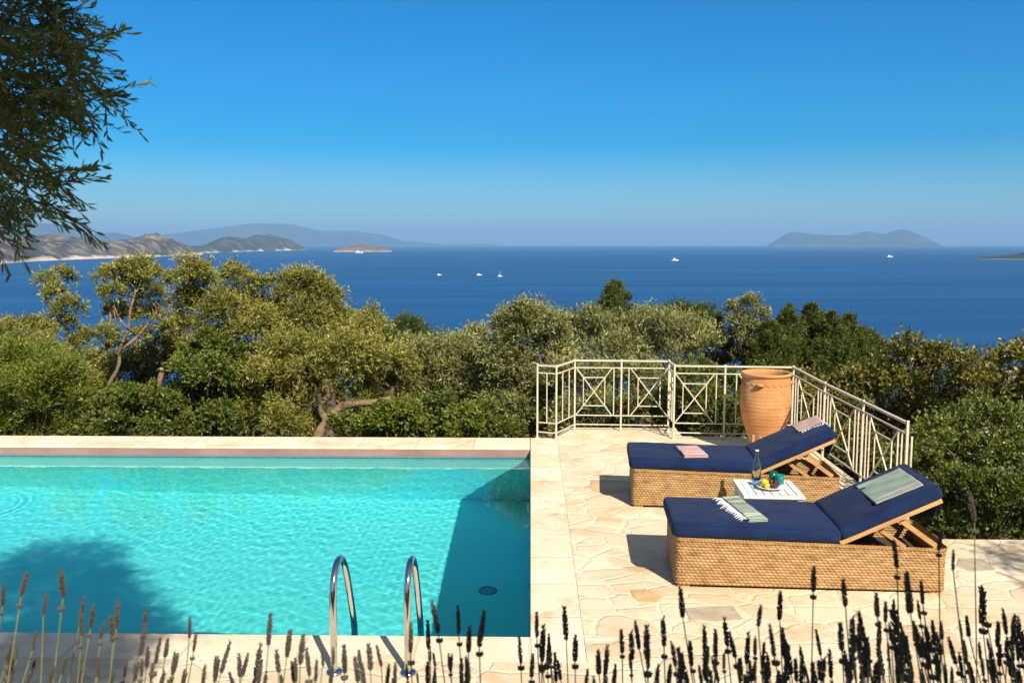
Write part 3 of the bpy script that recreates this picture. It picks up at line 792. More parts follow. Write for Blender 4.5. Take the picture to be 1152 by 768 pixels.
# sage towel laid flat across the upper part of the near back cushion
t, P = draped('draped_towel', 'sage green towel with a pale pink hem spread on the nearer backrest', M['green_drape'], NM @ Fm @ Matrix.Translation((0, -0.02, 0)), 0.37, 0.74, 0.50, 0.0)
t, P = draped('draped_towel', 'pink towel with white fringe hung over the top of the farther backrest', M['pink'], FMM @ Fm @ Matrix.Translation((0, 0.10, 0)), 0.55, 0.785, 0.30, 0.03)
fringe([tuple(P[-1, -1]), tuple(P[-1, 0])], (0.5, 0, -0.8), t, 24, 0.06, -0.01)
fringe([tuple(P[2, 0]), tuple(P[-2, 0])], (0, -1, -0.05), t, 26, 0.085, -0.016)

# ================================================================== SIDE TABLE AND WHAT STANDS ON IT
TH = 0.42
tb = empty('side_table', (2.13, 7.85, 0), R(-3.0), 'low white slatted wooden table between the two loungers', 'side table')
m = MB()
for s_ in (-1, 1): m.box((s_ * 0.235, 0, TH - 0.0125), (0.055, 0.56, 0.025)); m.box((0, s_ * 0.258, TH - 0.0128), (0.413, 0.045, 0.0244))
m.build('top_frame', M['white_wood'], tb, bevel=0.003)
for i in range(6):
    m = MB(); m.box((-0.172 + 0.0688 * i, 0, TH - 0.013), (0.058, 0.47, 0.018)); m.build('slat', M['white_wood'], tb, bevel=0.003)
for sx in (-1, 1):
    for sy in (-1, 1):
        m = MB(); m.box((sx * 0.225, sy * 0.24, (TH - 0.026) / 2), (0.045, 0.045, TH - 0.026)); m.build('leg', M['white_wood'], tb, bevel=0.003)
m = MB()
for s_ in (-1, 1): m.box((0, s_ * 0.24, TH - 0.058), (0.405, 0.02, 0.055)); m.box((s_ * 0.225, 0, TH - 0.058), (0.02, 0.435, 0.055))
m.build('apron', M['white_wood'], tb)
m = MB(); m.box((0, 0, 0.14), (0.46, 0.42, 0.015)); m.build('lower_shelf', M['white_wood'], tb)
TT = TH + 0.001
b0 = at_z(850.6, 540, TT)
bt = empty('glass_bottle', (b0.x, b0.y, TT), label='tall clear glass water bottle standing on the white table', cat='bottle')
pr = [(0.001, 0.0), (0.038, 0.0), (0.041, 0.01), (0.042, 0.10), (0.040, 0.14), (0.030, 0.18), (0.018, 0.22), (0.0145, 0.245), (0.0145, 0.262), (0.017, 0.264), (0.017, 0.272), (0.0125, 0.272), (0.0125, 0.245), (0.016, 0.215), (0.027, 0.178), (0.037, 0.14), (0.039, 0.10), (0.038, 0.014), (0.001, 0.010)]
m = MB(); m.lathe(pr, 24); m.build('body', M['clear_glass'], bt, True)
m = MB(); m.lathe([(0.001, 0.273), (0.0165, 0.273), (0.0165, 0.287), (0.001, 0.288)], 16); m.build('stopper', M['china'], bt, True)
def tumbler(px, py, mat, lab, nm='glass_tumbler'):
    q = at_z(px, py, TT); o = MB(); o.lathe([(0.001, 0), (0.030, 0), (0.034, 0.01), (0.038, 0.095), (0.0355, 0.095), (0.0315, 0.012), (0.001, 0.010)], 24)
    o = o.build(nm, mat, None, True, loc=(q.x, q.y, TT)); tag(o, lab, 'glass', 'coloured glasses on the white table')
tumbler(869.3, 541, M['green_glass'], 'dark green glass tumbler nearest the bottle, behind the fruit'); tumbler(877.3, 545, M['teal_glass'], 'teal glass tumbler behind the grapes')
q = at_z(866, 549, TT)
pl = MB(); pl.lathe([(0.001, 0), (0.07, 0), (0.075, 0.006), (0.122, 0.022), (0.123, 0.026), (0.072, 0.011), (0.001, 0.009)], 36)
tag(pl.build('fruit_plate', M['china'], None, True, loc=(q.x, q.y, TT)), 'round white plate of lemons and grapes on the white table', 'plate')
for i, (dx, dy, rz) in enumerate(((-0.062, 0.012, 0.3), (-0.035, -0.035, 1.4), (-0.022, 0.045, 2.2), (-0.055, -0.018, 0.9))):
    o = MB(); o.ball((0, 0, 0), 0.026, 14, 10, (1.25, 1, 0.95)); o.v = [tuple(x) for x in o.v]
    zz_ = TT + 0.037 + (0.03 if i == 3 else 0)
    o = o.build('lemon', M['lemon'], None, True, loc=(q.x + dx, q.y + dy, zz_)); o.rotation_euler = (0, 0.3, rz)
    tag(o, ['lemon at the left rim of the fruit plate', 'lemon at the front of the fruit plate', 'lemon at the back of the fruit plate', 'lemon on top of the other lemons on the plate'][i], 'lemon', 'lemons on the fruit plate')
bg_ = empty('grape_bunch', (q.x + 0.035, q.y, TT + 0.011), label='heaped bunch of dark grapes on the right half of the fruit plate', cat='grapes')
random.seed(4); gm = []
for i in range(46):
    a = random.random() * 6.28; rr_ = 0.058 * math.sqrt(random.random()); h_ = random.random() * max(0.0, 0.055 - rr_ * 0.55)
    o = MB(); o.ball((rr_ * math.cos(a) * 0.9, rr_ * math.sin(a) * 1.1, 0.012 + h_), 0.0115, 8, 6); o.build('grape', M['grape'], bg_, True)
nq = at_z(849, 541.5, TT)
m = towel_pad('napkin', 0.13, 0.12, 2, 0.006, None, seed=30); o = m.build('folded_napkin', M['blue_cloth'], None, True, loc=(nq.x + 0.015, nq.y - 0.075, TT)); o.rotation_euler = (0, 0, 0.4)
tag(o, 'small folded blue napkin beside the glass bottle', 'napkin')

# ================================================================== TERRACOTTA JAR
jar = empty('terracotta_jar', (2.93, 11.03, 0), R(20), 'large ribbed terracotta jar in the railing corner behind the loungers', 'jar')
pr = [(0.002, 0.0), (0.145, 0.0), (0.15, 0.02)]
ctl = [(0.0, 0.150), (0.12, 0.178), (0.25, 0.222), (0.38, 0.268), (0.5, 0.298), (0.62, 0.311), (0.74, 0.309), (0.86, 0.299), (0.93, 0.291), (0.965, 0.289)]
for i in range(1, 90):
    z = 0.965 * i / 89; r_ = float(np.interp(z, [c[0] for c in ctl], [c[1] for c in ctl]))
    r_ += 0.0011 * math.sin(z * 2 * math.pi / 0.047 + 3 * z) + 0.0007 * math.sin(z * 2 * math.pi / 0.017)
    pr.append((r_, z))
pr += [(0.298, 0.972), (0.309, 0.982), (0.312, 0.995), (0.307, 1.008), (0.290, 1.012), (0.272, 1.006), (0.262, 0.985), (0.265, 0.90), (0.285, 0.70), (0.25, 0.40), (0.15, 0.06), (0.002, 0.05)]
m = MB(); m.lathe(pr, 64); m.build('body', M['terracotta'], jar, True)
for k_ in range(3):
    a = R(-118) - R(20) + k_ * 2 * math.pi / 3; m = MB(); rr_ = 0.302
    pts = [(math.cos(a + d_) * (rr_ + o_), math.sin(a + d_) * (rr_ + o_), 0.885 + z_) for d_, o_, z_ in ((-0.11, -0.01, -0.01), (-0.085, 0.028, 0.0), (0, 0.04, 0.006), (0.085, 0.028, 0.0), (0.11, -0.01, -0.01))]
    m.tube(pts, [0.022, 0.02, 0.019, 0.02, 0.022], 10); m.build('lug', M['terracotta'], jar, True)
m = MB(); pts = []
for i in range(160):
    a = 2 * math.pi * i / 160; z = 0.885 + 0.016 * math.sin(a * 22); r_ = float(np.interp(z, [c[0] for c in ctl], [c[1] for c in ctl])) + 0.003
    pts.append((r_ * math.cos(a), r_ * math.sin(a), z))
m.tube(pts, 0.0032, 6, close=True); m.build('wavy_band', M['terracotta'], jar, True)

# ================================================================== POOL LADDER, LAMP, DRAINS
lad = empty('pool_ladder', (-0.963, 5.15, 0), label='polished steel pool ladder with two arched handrails at the near pool edge', cat='pool ladder')
def rail_path(x):
    pts = [(x, 0, 0.0), (x, 0, 0.2), (x, 0.0, 0.36)]
    ctl2 = [(0.0, 0.40), (0.012, 0.50), (0.05, 0.585), (0.115, 0.632), (0.19, 0.642), (0.27, 0.618), (0.345, 0.555), (0.41, 0.46), (0.475, 0.34), (0.54, 0.21), (0.59, 0.10), (0.615, 0.03), (0.625, -0.05), (0.625, -0.3), (0.625, -0.7), (0.625, -1.15)]
    P_ = [Vector((x, 0, 0.0)), Vector((x, 0, 0.2))] + [Vector((x, y, z)) for y, z in ctl2]
    out = []
    for i in range(len(P_) - 1):
        p0, p1, p2, p3 = P_[max(i - 1, 0)], P_[i], P_[i + 1], P_[min(i + 2, len(P_) - 1)]
        for s_ in range(5):
            u = s_ / 5; out.append(0.5 * ((2 * p1) + (p2 - p0) * u + (2 * p0 - 5 * p1 + 4 * p2 - p3) * u * u + (3 * p1 - p0 - 3 * p2 + p3) * u ** 3))
    out.append(P_[-1]); return out
for x in (-0.225, 0.225):
    m = MB(); m.tube(rail_path(x), 0.0215, 16); hr = m.build('handrail', M['chrome'], lad, True)
    m = MB(); m.lathe([(0.0225, 0.022), (0.045, 0.018), (0.052, 0.004), (0.052, 0.0)], 24, (x, 0, 0.001)); m.build('flange', M['chrome'], hr, True)
for z in (-0.35, -0.62, -0.89):
    m = MB(); m.box((0, 0.625, z), (0.41, 0.08, 0.025)); m.build('tread', M['label_white'], lad, bevel=0.005)
lp = empty('pool_lamp', (-0.004, 9.55, -0.62), label='round white underwater lamp on the right wall of the pool', cat='pool lamp')
lp.rotation_euler = (0, R(-90), 0)
m = MB(); m.lathe([(0.001, 0.028), (0.07, 0.026), (0.085, 0.018)], 28); m.build('lens', M['label_white'], lp, True)
m = MB(); m.lathe([(0.085, 0.022), (0.11, 0.018), (0.118, 0.0)], 28); m.build('ring', M['white_wood'], lp, True)
def drain(x, y, lab, r_=0.095):
    z = zl + (zr - zl) * (x - PX0) / (PX1 - PX0)
    o = empty('floor_drain', (x, y, z + 0.002), label=lab, cat='pool drain', group='drains in the pool floor')
    m = MB(); m.lathe([(r_, 0.0), (r_ * 0.97, 0.012), (r_ * 0.8, 0.016)], 24); m.build('rim', M['drain_grey'], o, True)
    m = MB()
    for i in range(7): m.box(((i - 3) * r_ * 0.22, 0, 0.008), (r_ * 0.1, 1.5 * r_ * math.sqrt(max(0.05, 1 - ((i - 3) / 3.9) ** 2)), 0.01))
    m.build('grating', M['drain_grey'], o)
drain(-0.42, 8.55, 'larger round dark drain in the shaded strip of pool floor'); drain(-0.36, 7.55, 'small round dark drain in the shaded pool floor nearest the ladder', 0.055)

# ================================================================== BOATS
M['boat_white'] = N('white_gelcoat').pbr((0.8, 0.8, 0.8), 0.3)
def boat(px, py, L, lab, kind, rz):
    p = at_z(px, py, SEA); o = empty(kind, (p.x, p.y, SEA), rz, lab, 'boat', 'boats out on the open sea')
    W = L * 0.27; hgt = L * 0.1
    n = 10; vs = []; fs = []
    for i in range(n + 1):
        u = i / n; b = W / 2 * (1 - max(0, (u - 0.45) / 0.55) ** 2.2) * (0.9 + 0.1 * min(1, u * 4)); s_ = hgt * (1 + 0.5 * u * u); x = -L / 2 + L * u
        vs += [(x, -b, s_), (x, -b * 0.7, -0.3), (x, b * 0.7, -0.3), (x, b, s_)]
    for i in range(n):
        for k_ in range(4): a = i * 4 + k_; b = i * 4 + (k_ + 1) % 4; fs.append((a, b, b + 4, a + 4))
    fs += [(0, 1, 2, 3)]
    m = MB(); m.add(vs, fs); m.build('hull', M['boat_white'], o)
    m = MB(); m.box((-L * 0.08, 0, hgt * 1.6), (L * 0.42, W * 0.7, hgt * 1.3)); m.box((-L * 0.12, 0, hgt * 2.6), (L * 0.28, W * 0.6, hgt * 0.8)); m.build('cabin', M['boat_white'], o)
    m = MB()
    if kind == 'sailing_boat': m.tube([(0, 0, hgt), (0, 0, L * 1.05)], L * 0.022, 6)
    else: m.tube([(-L * 0.15, 0, hgt * 2.8), (-L * 0.2, 0, hgt * 4.6)], L * 0.012, 6)
    m.build('mast', M['boat_white'], o)
    m = MB(); m.box((-L * 0.08, 0, hgt * 1.8), (L * 0.34, W * 0.704, hgt * 0.4)); m.build('windows', M['dark_metal'], o)
boat(759.5, 293.2, 24, 'white motor yacht in the middle of the open sea, left of the far island', 'motor_yacht', 0.2)
boat(1001, 289.2, 26, 'white motor yacht on the sea below the far island', 'motor_yacht', 0.1)
boat(404, 284.6, 46, 'white ship on the sea just below the brown islet', 'motor_ship', 0.0)
boat(494, 309.6, 8, 'leftmost of the three small white boats in the middle of the bay', 'motor_boat', 0.4)
boat(539, 309.6, 9, 'central one of the three small white boats in the bay', 'motor_boat', 0.2)
boat(562.5, 311.0, 9, 'small white sailing boat, rightmost of three boats in the bay', 'sailing_boat', 0.5)

# ================================================================== TREES AND SHRUBS
def unit(a): return a / np.maximum(np.linalg.norm(a, axis=-1, keepdims=True), 1e-9)
def leaf_mesh(name, base, d, L, W, mat, parent, g, lance=False, tip=None):
    n = len(base)
    r = unit(g.normal(size=(n, 3))); s = unit(np.cross(d, r))
    L = (L * g.uniform(0.65, 1.2, n))[:, None]; W = (W * g.uniform(0.7, 1.2, n))[:, None]
    if not lance:
        V = np.stack([base, base + d * L * 0.45 + s * W * 0.5, base + d * L, base + d * L * 0.45 - s * W * 0.5], 1); k = 4
    else:
        up = np.cross(s, d); c = (g.uniform(-0.12, 0.12, n))[:, None]
        V = np.stack([base, base + d * L * 0.28 + s * W * 0.42, base + d * L * 0.62 + s * W * 0.45 + up * c * L * 0.5, base + d * L + up * c * L,
                      base + d * L * 0.62 - s * W * 0.45 + up * c * L * 0.5, base + d * L * 0.28 - s * W * 0.42], 1); k = 6
    o = np_mesh(name, V.reshape(-1, 3), np.arange(n * k), np.full(n, k), mat, parent)
    if tip is None: tip = np.full(n, 0.5)
    if len(o.data.vertices) == n * k:
        at = o.data.attributes.new('tip', 'FLOAT', 'POINT'); at.data.foreach_set('value', np.repeat(tip, k).astype(np.float32))
    return o

STY = {
    'olive':  dict(L=0.075, W=0.019, up=0.55, tl=0.20, k=9, sub=9, dens=1.0),
    'spiky':  dict(L=0.075, W=0.017, up=1.5, tl=0.34, k=13, sub=9, dens=1.0),
    'round':  dict(L=0.060, W=0.034, up=0.3, tl=0.12, k=6, sub=12, dens=1.1),
    'pine':   dict(L=0.085, W=0.014, up=1.1, tl=0.26, k=14, sub=8, dens=1.25),
    'oak':    dict(L=0.060, W=0.036, up=0.45, tl=0.24, k=7, sub=9, dens=0.8),
    'fine':   dict(L=0.042, W=0.024, up=0.5, tl=0.15, k=8, sub=13, dens=0.85),
    'loose':  dict(L=0.070, W=0.026, up=0.8, tl=0.24, k=8, sub=9, dens=0.9),
}
def crown(clumps, sty, mat, parent, seed, dens=1.0, name='crown'):
    g = np.random.default_rng(seed); st = STY[sty]; B, D, TP = [], [], []
    for (c, rx, ry, rz) in clumps:
        rad = np.array([rx, ry, rz]); rm = (rx * ry * rz) ** (1 / 3)
        ns = st['sub']
        u = unit(g.normal(size=(ns, 3))); u[:, 2] = np.where(u[:, 2] < -0.35, -u[:, 2], u[:, 2])
        sc_ = np.array(c) + u * rad * g.uniform(0.35, 0.92, (ns, 1)); sr = rm * g.uniform(0.30, 0.52, ns)
        area = math.pi * rm * rm * 5.6 * st['dens'] * dens
        nl = int(area / (st['L'] * st['W'] * 0.5)); nt = max(20, nl // st['k'])
        si = g.integers(0, ns, nt); w = unit(g.normal(size=(nt, 3)))
        p = sc_[si] + w * (sr[si] * g.uniform(0.15, 1.0, nt) ** 0.6)[:, None] * np.array([1.05, 1.05, 0.85])
        out = unit((p - np.array(c)) / rad)
        td = unit(out * 0.8 + w * 0.5 + np.array([0, 0, st['up']]) + g.normal(size=(nt, 3)) * 0.42)
        tl = st['tl'] * g.uniform(0.5, 1.3, nt) * min(1.0, rm / 0.3)
        for q in range(st['k']):
            t = (q + g.random(nt)) / st['k']
            b = p + td * (tl * t)[:, None]
            B.append(b); D.append(unit(td * 0.75 + unit(g.normal(size=(nt, 3))) * 0.75)); TP.append(t)
    return leaf_mesh(name, np.concatenate(B), np.concatenate(D), st['L'], st['W'], mat, parent, g, False, np.concatenate(TP))

def limb(m, pts, r0, r1, seed=0, seg=8):
    """wobbly tapered limb through the points"""
    P_ = [Vector(p) for p in pts]; out = []
    for i in range(len(P_) - 1):
        p0, p1, p2, p3 = P_[max(i - 1, 0)], P_[i], P_[i + 1], P_[min(i + 2, len(P_) - 1)]
        for s_ in range(6):
            u = s_ / 6; out.append(0.5 * ((2 * p1) + (p2 - p0) * u + (2 * p0 - 5 * p1 + 4 * p2 - p3) * u * u + (3 * p1 - p0 - 3 * p2 + p3) * u ** 3))
    out.append(P_[-1]); n = len(out)
    out = [p + Vector((mnoise.noise(p * 2.2 + Vector((seed, 0, 0))), mnoise.noise(p * 2.2 + Vector((0, seed, 5))), 0)) * 0.05 * (1.7 if 0 < i < n - 1 else 0) for i, p in enumerate(out)]
    rad = [(r0 + (r1 - r0) * i / (n - 1)) * (1 + 0.22 * mnoise.noise(out[i] * 5 + Vector((seed, 3, 1)))) for i in range(n)]
    m.tube(out, rad, seg)

TREE_N = [0]
def tree(name, lab, cat, mat, Y, sty, clumps, bark=None, trunk=None, limbs=(), group=None, dens=1.0, rscale=1.0, tr=0.09, deep=1.0, ysh=0):
    """clumps: (photo x, photo y, radius in photo pixels[, distance offset]) seen at distance Y"""
    bark = bark or ('bark' if limbs else 'bark_dark')
    TREE_N[0] += 1; seed = TREE_N[0] * 13 + 5; g = np.random.default_rng(seed)
    cl = []
    for c in clumps:
        c = (c[0], c[1] + ysh) + tuple(c[2:])
        yy = Y + (c[3] if len(c) > 3 else g.uniform(-0.5, 0.5) * deep)
        p = at_y(c[0], c[1], yy); r = c[2] / F * yy * rscale; cl.append((p, r, r * 1.05, r * 0.86))
    cx = sum(c[0].x for c in cl) / len(cl)
    if trunk is None: bx, by = cx, Y
    else: q = at_y(trunk[0], 480, trunk[1] if len(trunk) > 1 else Y); bx, by = q.x, q.y
    gz = ground_z(bx, by)
    root = empty(name, (bx, by, gz), label=lab, cat=cat, group=group)
    inv = Matrix.Translation((-bx, -by, -gz))
    cl2 = [(inv @ c[0], c[1], c[2], c[3]) for c in cl]
    m = MB()
    if limbs:
        for pts, r0, r1 in limbs:
            limb(m, [inv @ (at_y(p[0], p[1], p[2]) if len(p) > 2 else at_y(p[0], p[1], Y)) for p in pts], r0, r1, seed)
        f0 = limbs[0][0][0]; q = inv @ at_y(f0[0], f0[1], f0[2] if len(f0) > 2 else Y)
        limb(m, [(q.x * 0.9, q.y, -0.3), (q.x * 0.97, q.y, q.z * 0.5), q], limbs[0][1] * 1.35, limbs[0][1], seed + 3)
        top = [inv @ at_y(p[0][-1][0], p[0][-1][1], p[0][-1][2] if len(p[0][-1]) > 2 else Y) for p in limbs]
    else:
        low = min(c[0].z - c[3] for c in cl2); mid = Vector((sum(c[0].x for c in cl2) / len(cl2), sum(c[0].y for c in cl2) / len(cl2), max(0.4, low)))
        limb(m, [(0, 0, -0.3), mid * 0.5 + Vector((0.08, 0, 0)), mid], tr * 1.5, tr, seed); top = [mid]
    for i, c in enumerate(cl2):                                     # a branch into every clump
        s_ = min(top, key=lambda t: (t - c[0]).length)
        mid = s_.lerp(c[0], 0.5) + Vector((g.normal() * 0.06, g.normal() * 0.06, -0.06))
        limb(m, [s_, mid, c[0]], tr * 0.33, 0.008, seed + i, 6)
    m.build('trunk', M[bark], root, True)
    crown(cl2, sty, M[mat], root, seed, dens)
    return root

def cone(px, yt, yb, rb, n=9, wob=2.0, seed=0, dY=0.0):
    g = np.random.default_rng(seed); out = []
    for i in range(n):
        f = i / (n - 1); f = f ** 1.25; y = yt + (yb - yt) * f; r = 3.2 + (rb - 3.2) * min(1.0, 1.5 * f) ** 0.62
        out.append((px + g.normal() * wob * f, y + r * 0.6, r, dY + g.uniform(-0.15, 0.15)))
        if i > 2: out += [(px + g.choice([-1, 1]) * r * g.uniform(0.6, 0.95), y + r * g.uniform(0.2, 0.9), r * 0.62, dY + g.uniform(-0.25, 0.25))]
    return out
GO = 'old olive trees beyond the pool'
tree('olive_tree', 'old olive tree with forked bare trunk and tufted crown against the sea', 'olive tree', 'olive', 16.0, 'olive',
     [(52, 313, 15), (75, 308, 14), (62, 328, 16), (80, 344, 19), (75, 361, 14), (92, 384, 15), (118, 309, 17), (135, 300, 18), (156, 302, 21), (174, 309, 15), (125, 329, 17), (149, 320, 20), (167, 330, 19), (125, 347, 15), (146, 354, 17), (115, 374, 18), (132, 385, 13), (174, 354, 17), (187, 365, 13), (160, 372, 13)],
     limbs=[([(100, 490), (101, 474), (105, 456)], 0.085, 0.065), ([(105, 456), (99, 428), (97, 409), (113, 393), (122, 372), (128, 345)], 0.05, 0.018),
            ([(105, 456), (118, 446), (129, 422), (134, 396), (146, 360), (152, 328)], 0.05, 0.016), ([(97, 409), (81, 396), (76, 374), (64, 345)], 0.045, 0.018), ([(134, 396), (160, 372), (176, 352), (170, 335)], 0.035, 0.015)], group=GO, tr=0.05, rscale=0.84, ysh=5)
tree('olive_tree', 'broad olive tree with lumpy yellow green crown, just right of the forked trunk', 'olive tree', 'olive', 17.0, 'olive',
     [(194, 313, 13), (219, 304, 21), (229, 316, 21), (205, 333, 21), (222, 341, 22), (250, 341, 23), (240, 354, 22), (264, 306, 15), (271, 316, 17), (290, 316, 11), (307, 314, 11), (264, 337, 23), (288, 344, 23), (302, 361, 24), (210, 365, 20), (275, 375, 26), (245, 380, 24), (185, 388, 20), (222, 388, 20), (255, 400, 22), (290, 398, 22), (200, 402, 18), (168, 398, 14)],
     limbs=[([(190, 490), (178, 440), (185, 400)], 0.06, 0.05), ([(185, 400), (205, 372), (222, 340)], 0.06, 0.025), ([(185, 400), (215, 395), (250, 374), (268, 356)], 0.045, 0.02)], group=GO, tr=0.05, rscale=0.93, ysh=5)
tree('olive_tree', 'olive tree whose rounded crown slopes down right towards the lowest sea gap', 'olive tree', 'olive', 17.5, 'olive',
     [(323, 333, 15), (340, 323, 23), (358, 337, 23), (368, 351, 23), (340, 351, 25), (378, 365, 22), (347, 366, 24), (318, 355, 18), (392, 378, 22), (418, 364, 17), (405, 376, 20), (428, 374, 15), (315, 378, 24)], group=GO, tr=0.08)
tree('olive_tree', 'leaning olive tree with a thick crooked limb reaching right above the pool coping', 'olive tree', 'olive', 14.6, 'olive',
     [(312, 400, 26), (335, 392, 25), (360, 395, 25), (385, 398, 25), (410, 400, 24), (435, 408, 22), (455, 418, 19), (325, 425, 26), (352, 420, 24), (398, 422, 22), (300, 430, 26), (322, 455, 24), (425, 428, 20), (448, 436, 16), (345, 450, 18), (290, 455, 24), (318, 480, 22)],
     limbs=[([(358, 494), (365, 476), (384, 458), (405, 453), (436, 449), (441, 436)], 0.09, 0.045), ([(366, 474), (362, 455), (372, 438), (386, 429)], 0.06, 0.04), ([(362, 455), (352, 430), (340, 410)], 0.045, 0.02)], group=GO, tr=0.05)
tree('olive_tree', 'grey green olive tree between the crooked limb and the tall olive left of the railing', 'olive tree', 'olive_silver', 15.8, 'olive',
     [(478, 402, 22), (500, 395, 20), (520, 392, 19), (540, 385, 17), (465, 392, 16), (490, 424, 24), (516, 420, 24), (540, 412, 22), (470, 436, 22), (498, 446, 22), (525, 442, 20), (545, 436, 18)], group=GO, tr=0.07)
tree('olive_tree', 'tall olive tree rising just left of the railing end', 'olive tree', 'olive_silver', 14.8, 'olive',
     [(578, 362, 19), (592, 358, 18), (608, 360, 20), (622, 368, 18), (568, 380, 22), (592, 382, 25), (616, 388, 24), (560, 404, 22), (585, 410, 26), (612, 414, 25), (575, 436, 26), (600, 442, 26), (625, 436, 24), (590, 466, 26), (616, 470, 24), (562, 460, 22), (632, 398, 18)], group=GO, tr=0.1)
tree('olive_tree', 'silvery olive tree with upright twigs rising behind the left half of the railing', 'olive tree', 'olive_silver', 15.5, 'spiky',
     [(645, 374, 17), (660, 366, 15), (678, 378, 18), (698, 384, 19), (718, 374, 18), (736, 370, 17), (752, 372, 17), (768, 380, 18), (785, 380, 17), (798, 392, 15), (650, 398, 22), (680, 404, 22), (710, 404, 22), (740, 400, 23), (770, 404, 20)], group=GO, tr=0.09)
tree('olive_tree', 'low olive bush seen through the left bars of the railing', 'olive tree', 'olive_silver', 13.9, 'olive',
     [(640, 426, 24), (668, 430, 24), (697, 428, 24), (726, 426, 24), (655, 458, 24), (684, 462, 23), (712, 458, 23), (740, 456, 23), (640, 482, 20), (670, 490, 20), (700, 490, 20), (735, 486, 20)], group=GO, tr=0.06)
tree('olive_tree', 'small olive tree with thin tawny crown standing between dark evergreens above the jar', 'olive tree', 'olive_silver', 19.0, 'olive',
     [(824, 350, 10), (842, 346, 12), (850, 358, 12), (832, 364, 13), (846, 374, 14), (826, 382, 13), (842, 394, 14)], group=GO, tr=0.05)
tree('olive_tree', 'half hidden olive tree at the left edge of the picture behind the pale bush', 'olive tree', 'olive', 19.0, 'olive',
     [(-20, 372, 18), (7, 375, 14), (22, 372, 17), (45, 372, 19), (52, 389, 17), (10, 396, 20), (-25, 396, 22), (36, 402, 18)], group=GO, tr=0.06)

GS = 'shrubs along the foot of the terrace'
tree('shrub', 'pale green feathery shrub filling the left edge above the coping', 'shrub', 'bright', 13.9, 'spiky',
     [(-45, 430, 28), (-15, 418, 26), (15, 412, 24), (40, 415, 24), (62, 422, 22), (80, 432, 20), (-20, 455, 28), (20, 446, 28), (55, 450, 26), (82, 458, 22), (10, 480, 26), (45, 482, 26), (76, 484, 22), (-30, 485, 26)], group=GS, tr=0.04)
tree('shrub', 'low dark green shrub in the shade beneath the forked olive', 'shrub', 'holm', 14.0, 'round',
     [(116, 458, 18), (135, 450, 18), (156, 448, 20), (178, 450, 20), (196, 456, 18), (128, 478, 20), (152, 474, 22), (178, 476, 22), (200, 480, 20), (108, 486, 18)], group=GS, tr=0.03)
tree('holm_oak', 'dense round dark green holm oak bush left of the crooked olive limb', 'holm oak', 'holm', 14.3, 'round',
     [(222, 398, 22), (240, 392, 22), (258, 402, 20), (210, 420, 22), (236, 420, 25), (262, 424, 22), (208, 446, 22), (234, 448, 26), (262, 450, 22), (215, 474, 24), (244, 476, 24), (268, 474, 20)], tr=0.06)
tree('shrub', 'bright green leafy shrub under the crooked olive limb', 'shrub', 'bright', 13.4, 'round',
     [(412, 478, 16), (430, 468, 17), (448, 462, 17), (466, 468, 16), (425, 488, 16), (452, 484, 18), (474, 486, 16)], group=GS, tr=0.03)
tree('shrub', 'small yellow green shrub above the coping, second from the crooked limb', 'shrub', 'bright', 13.3, 'round',
     [(508, 472, 13), (522, 464, 13), (534, 474, 13), (514, 486, 13), (530, 488, 13)], group=GS, tr=0.03)
tree('shrub', 'dark shrub in deep shade at the coping, left of the tall olive', 'shrub', 'holm', 13.9, 'round',
     [(490, 478, 20), (505, 460, 18), (546, 468, 20), (560, 484, 20), (575, 490, 18), (480, 460, 16), (400, 486, 18), (385, 480, 16)], group=GS, tr=0.03)
tree('evergreen_bush', 'dark green bush in the gap where the sea comes lowest', 'bush', 'pine', 20.0, 'pine',
     [(442, 378, 11), (456, 372, 13), (470, 378, 13), (482, 388, 13), (450, 392, 15), (468, 396, 16), (490, 398, 14), (436, 390, 12)], tr=0.05)
tree('pine_tree', 'pine tree with a pointed top standing above the silvery olive', 'pine tree', 'pine', 21.0, 'pine',
     cone(692, 317, 380, 19, 11, 3.0, 77) + [(716, 366, 11), (728, 356, 8), (740, 358, 8), (712, 352, 7), (676, 350, 6)], bark='bark_dark', tr=0.06)
tree('evergreen_bush', 'dark evergreen clump behind the middle of the railing, left of the small tawny olive', 'bush', 'pine', 20.0, 'pine',
     [(752, 356, 10), (764, 352, 11), (778, 358, 13), (792, 356, 11), (800, 368, 13), (770, 370, 15), (790, 380, 15), (806, 386, 14), (815, 396, 14), (756, 376, 14), (838, 402, 13), (854, 396, 13), (826, 410, 14), (848, 414, 15), (806, 412, 14)], bark='bark_dark', tr=0.06)
for i_, (px, yt, rb, lab_) in enumerate([(866, 362, 19, 'leftmost of the dark evergreens above the jar, a low rounded one'), (887, 346, 20, 'sharp topped dark evergreen above the jar rim'), (913, 343, 21, 'tallest of the dark pointed evergreens right of the jar'), (935, 353, 19, 'dark pointed evergreen just right of the tallest one'), (954, 356, 22, 'broad dark evergreen, second last in the row above the sloping railing'), (978, 374, 20, 'rightmost and lowest of the dark evergreens, next to the scrub oak')]):
    tree('evergreen_tree', lab_, 'evergreen', 'pine', 18.6 + 0.35 * (i_ % 3), 'pine', cone(px, yt, 432, rb, 15, 3.0, 40 + i_), bark='bark_dark', tr=0.05, group='row of dark evergreens behind the jar', deep=0.4)
tree('oak_tree', 'scrub oak with thinning rusty green leaves rising right of the railing', 'oak tree', 'autumn', 13.0, 'oak',
     [(1004, 398, 14), (1022, 388, 14), (1036, 398, 17), (1054, 402, 16), (1016, 414, 20), (1042, 418, 20), (1064, 416, 18), (1000, 434, 20), (1028, 440, 22), (1058, 440, 22), (980, 424, 16), (975, 448, 20), (1010, 462, 22), (1045, 466, 22), (960, 430, 16), (940, 440, 18), (955, 462, 20)], tr=0.07, group='scrub oaks on the right')
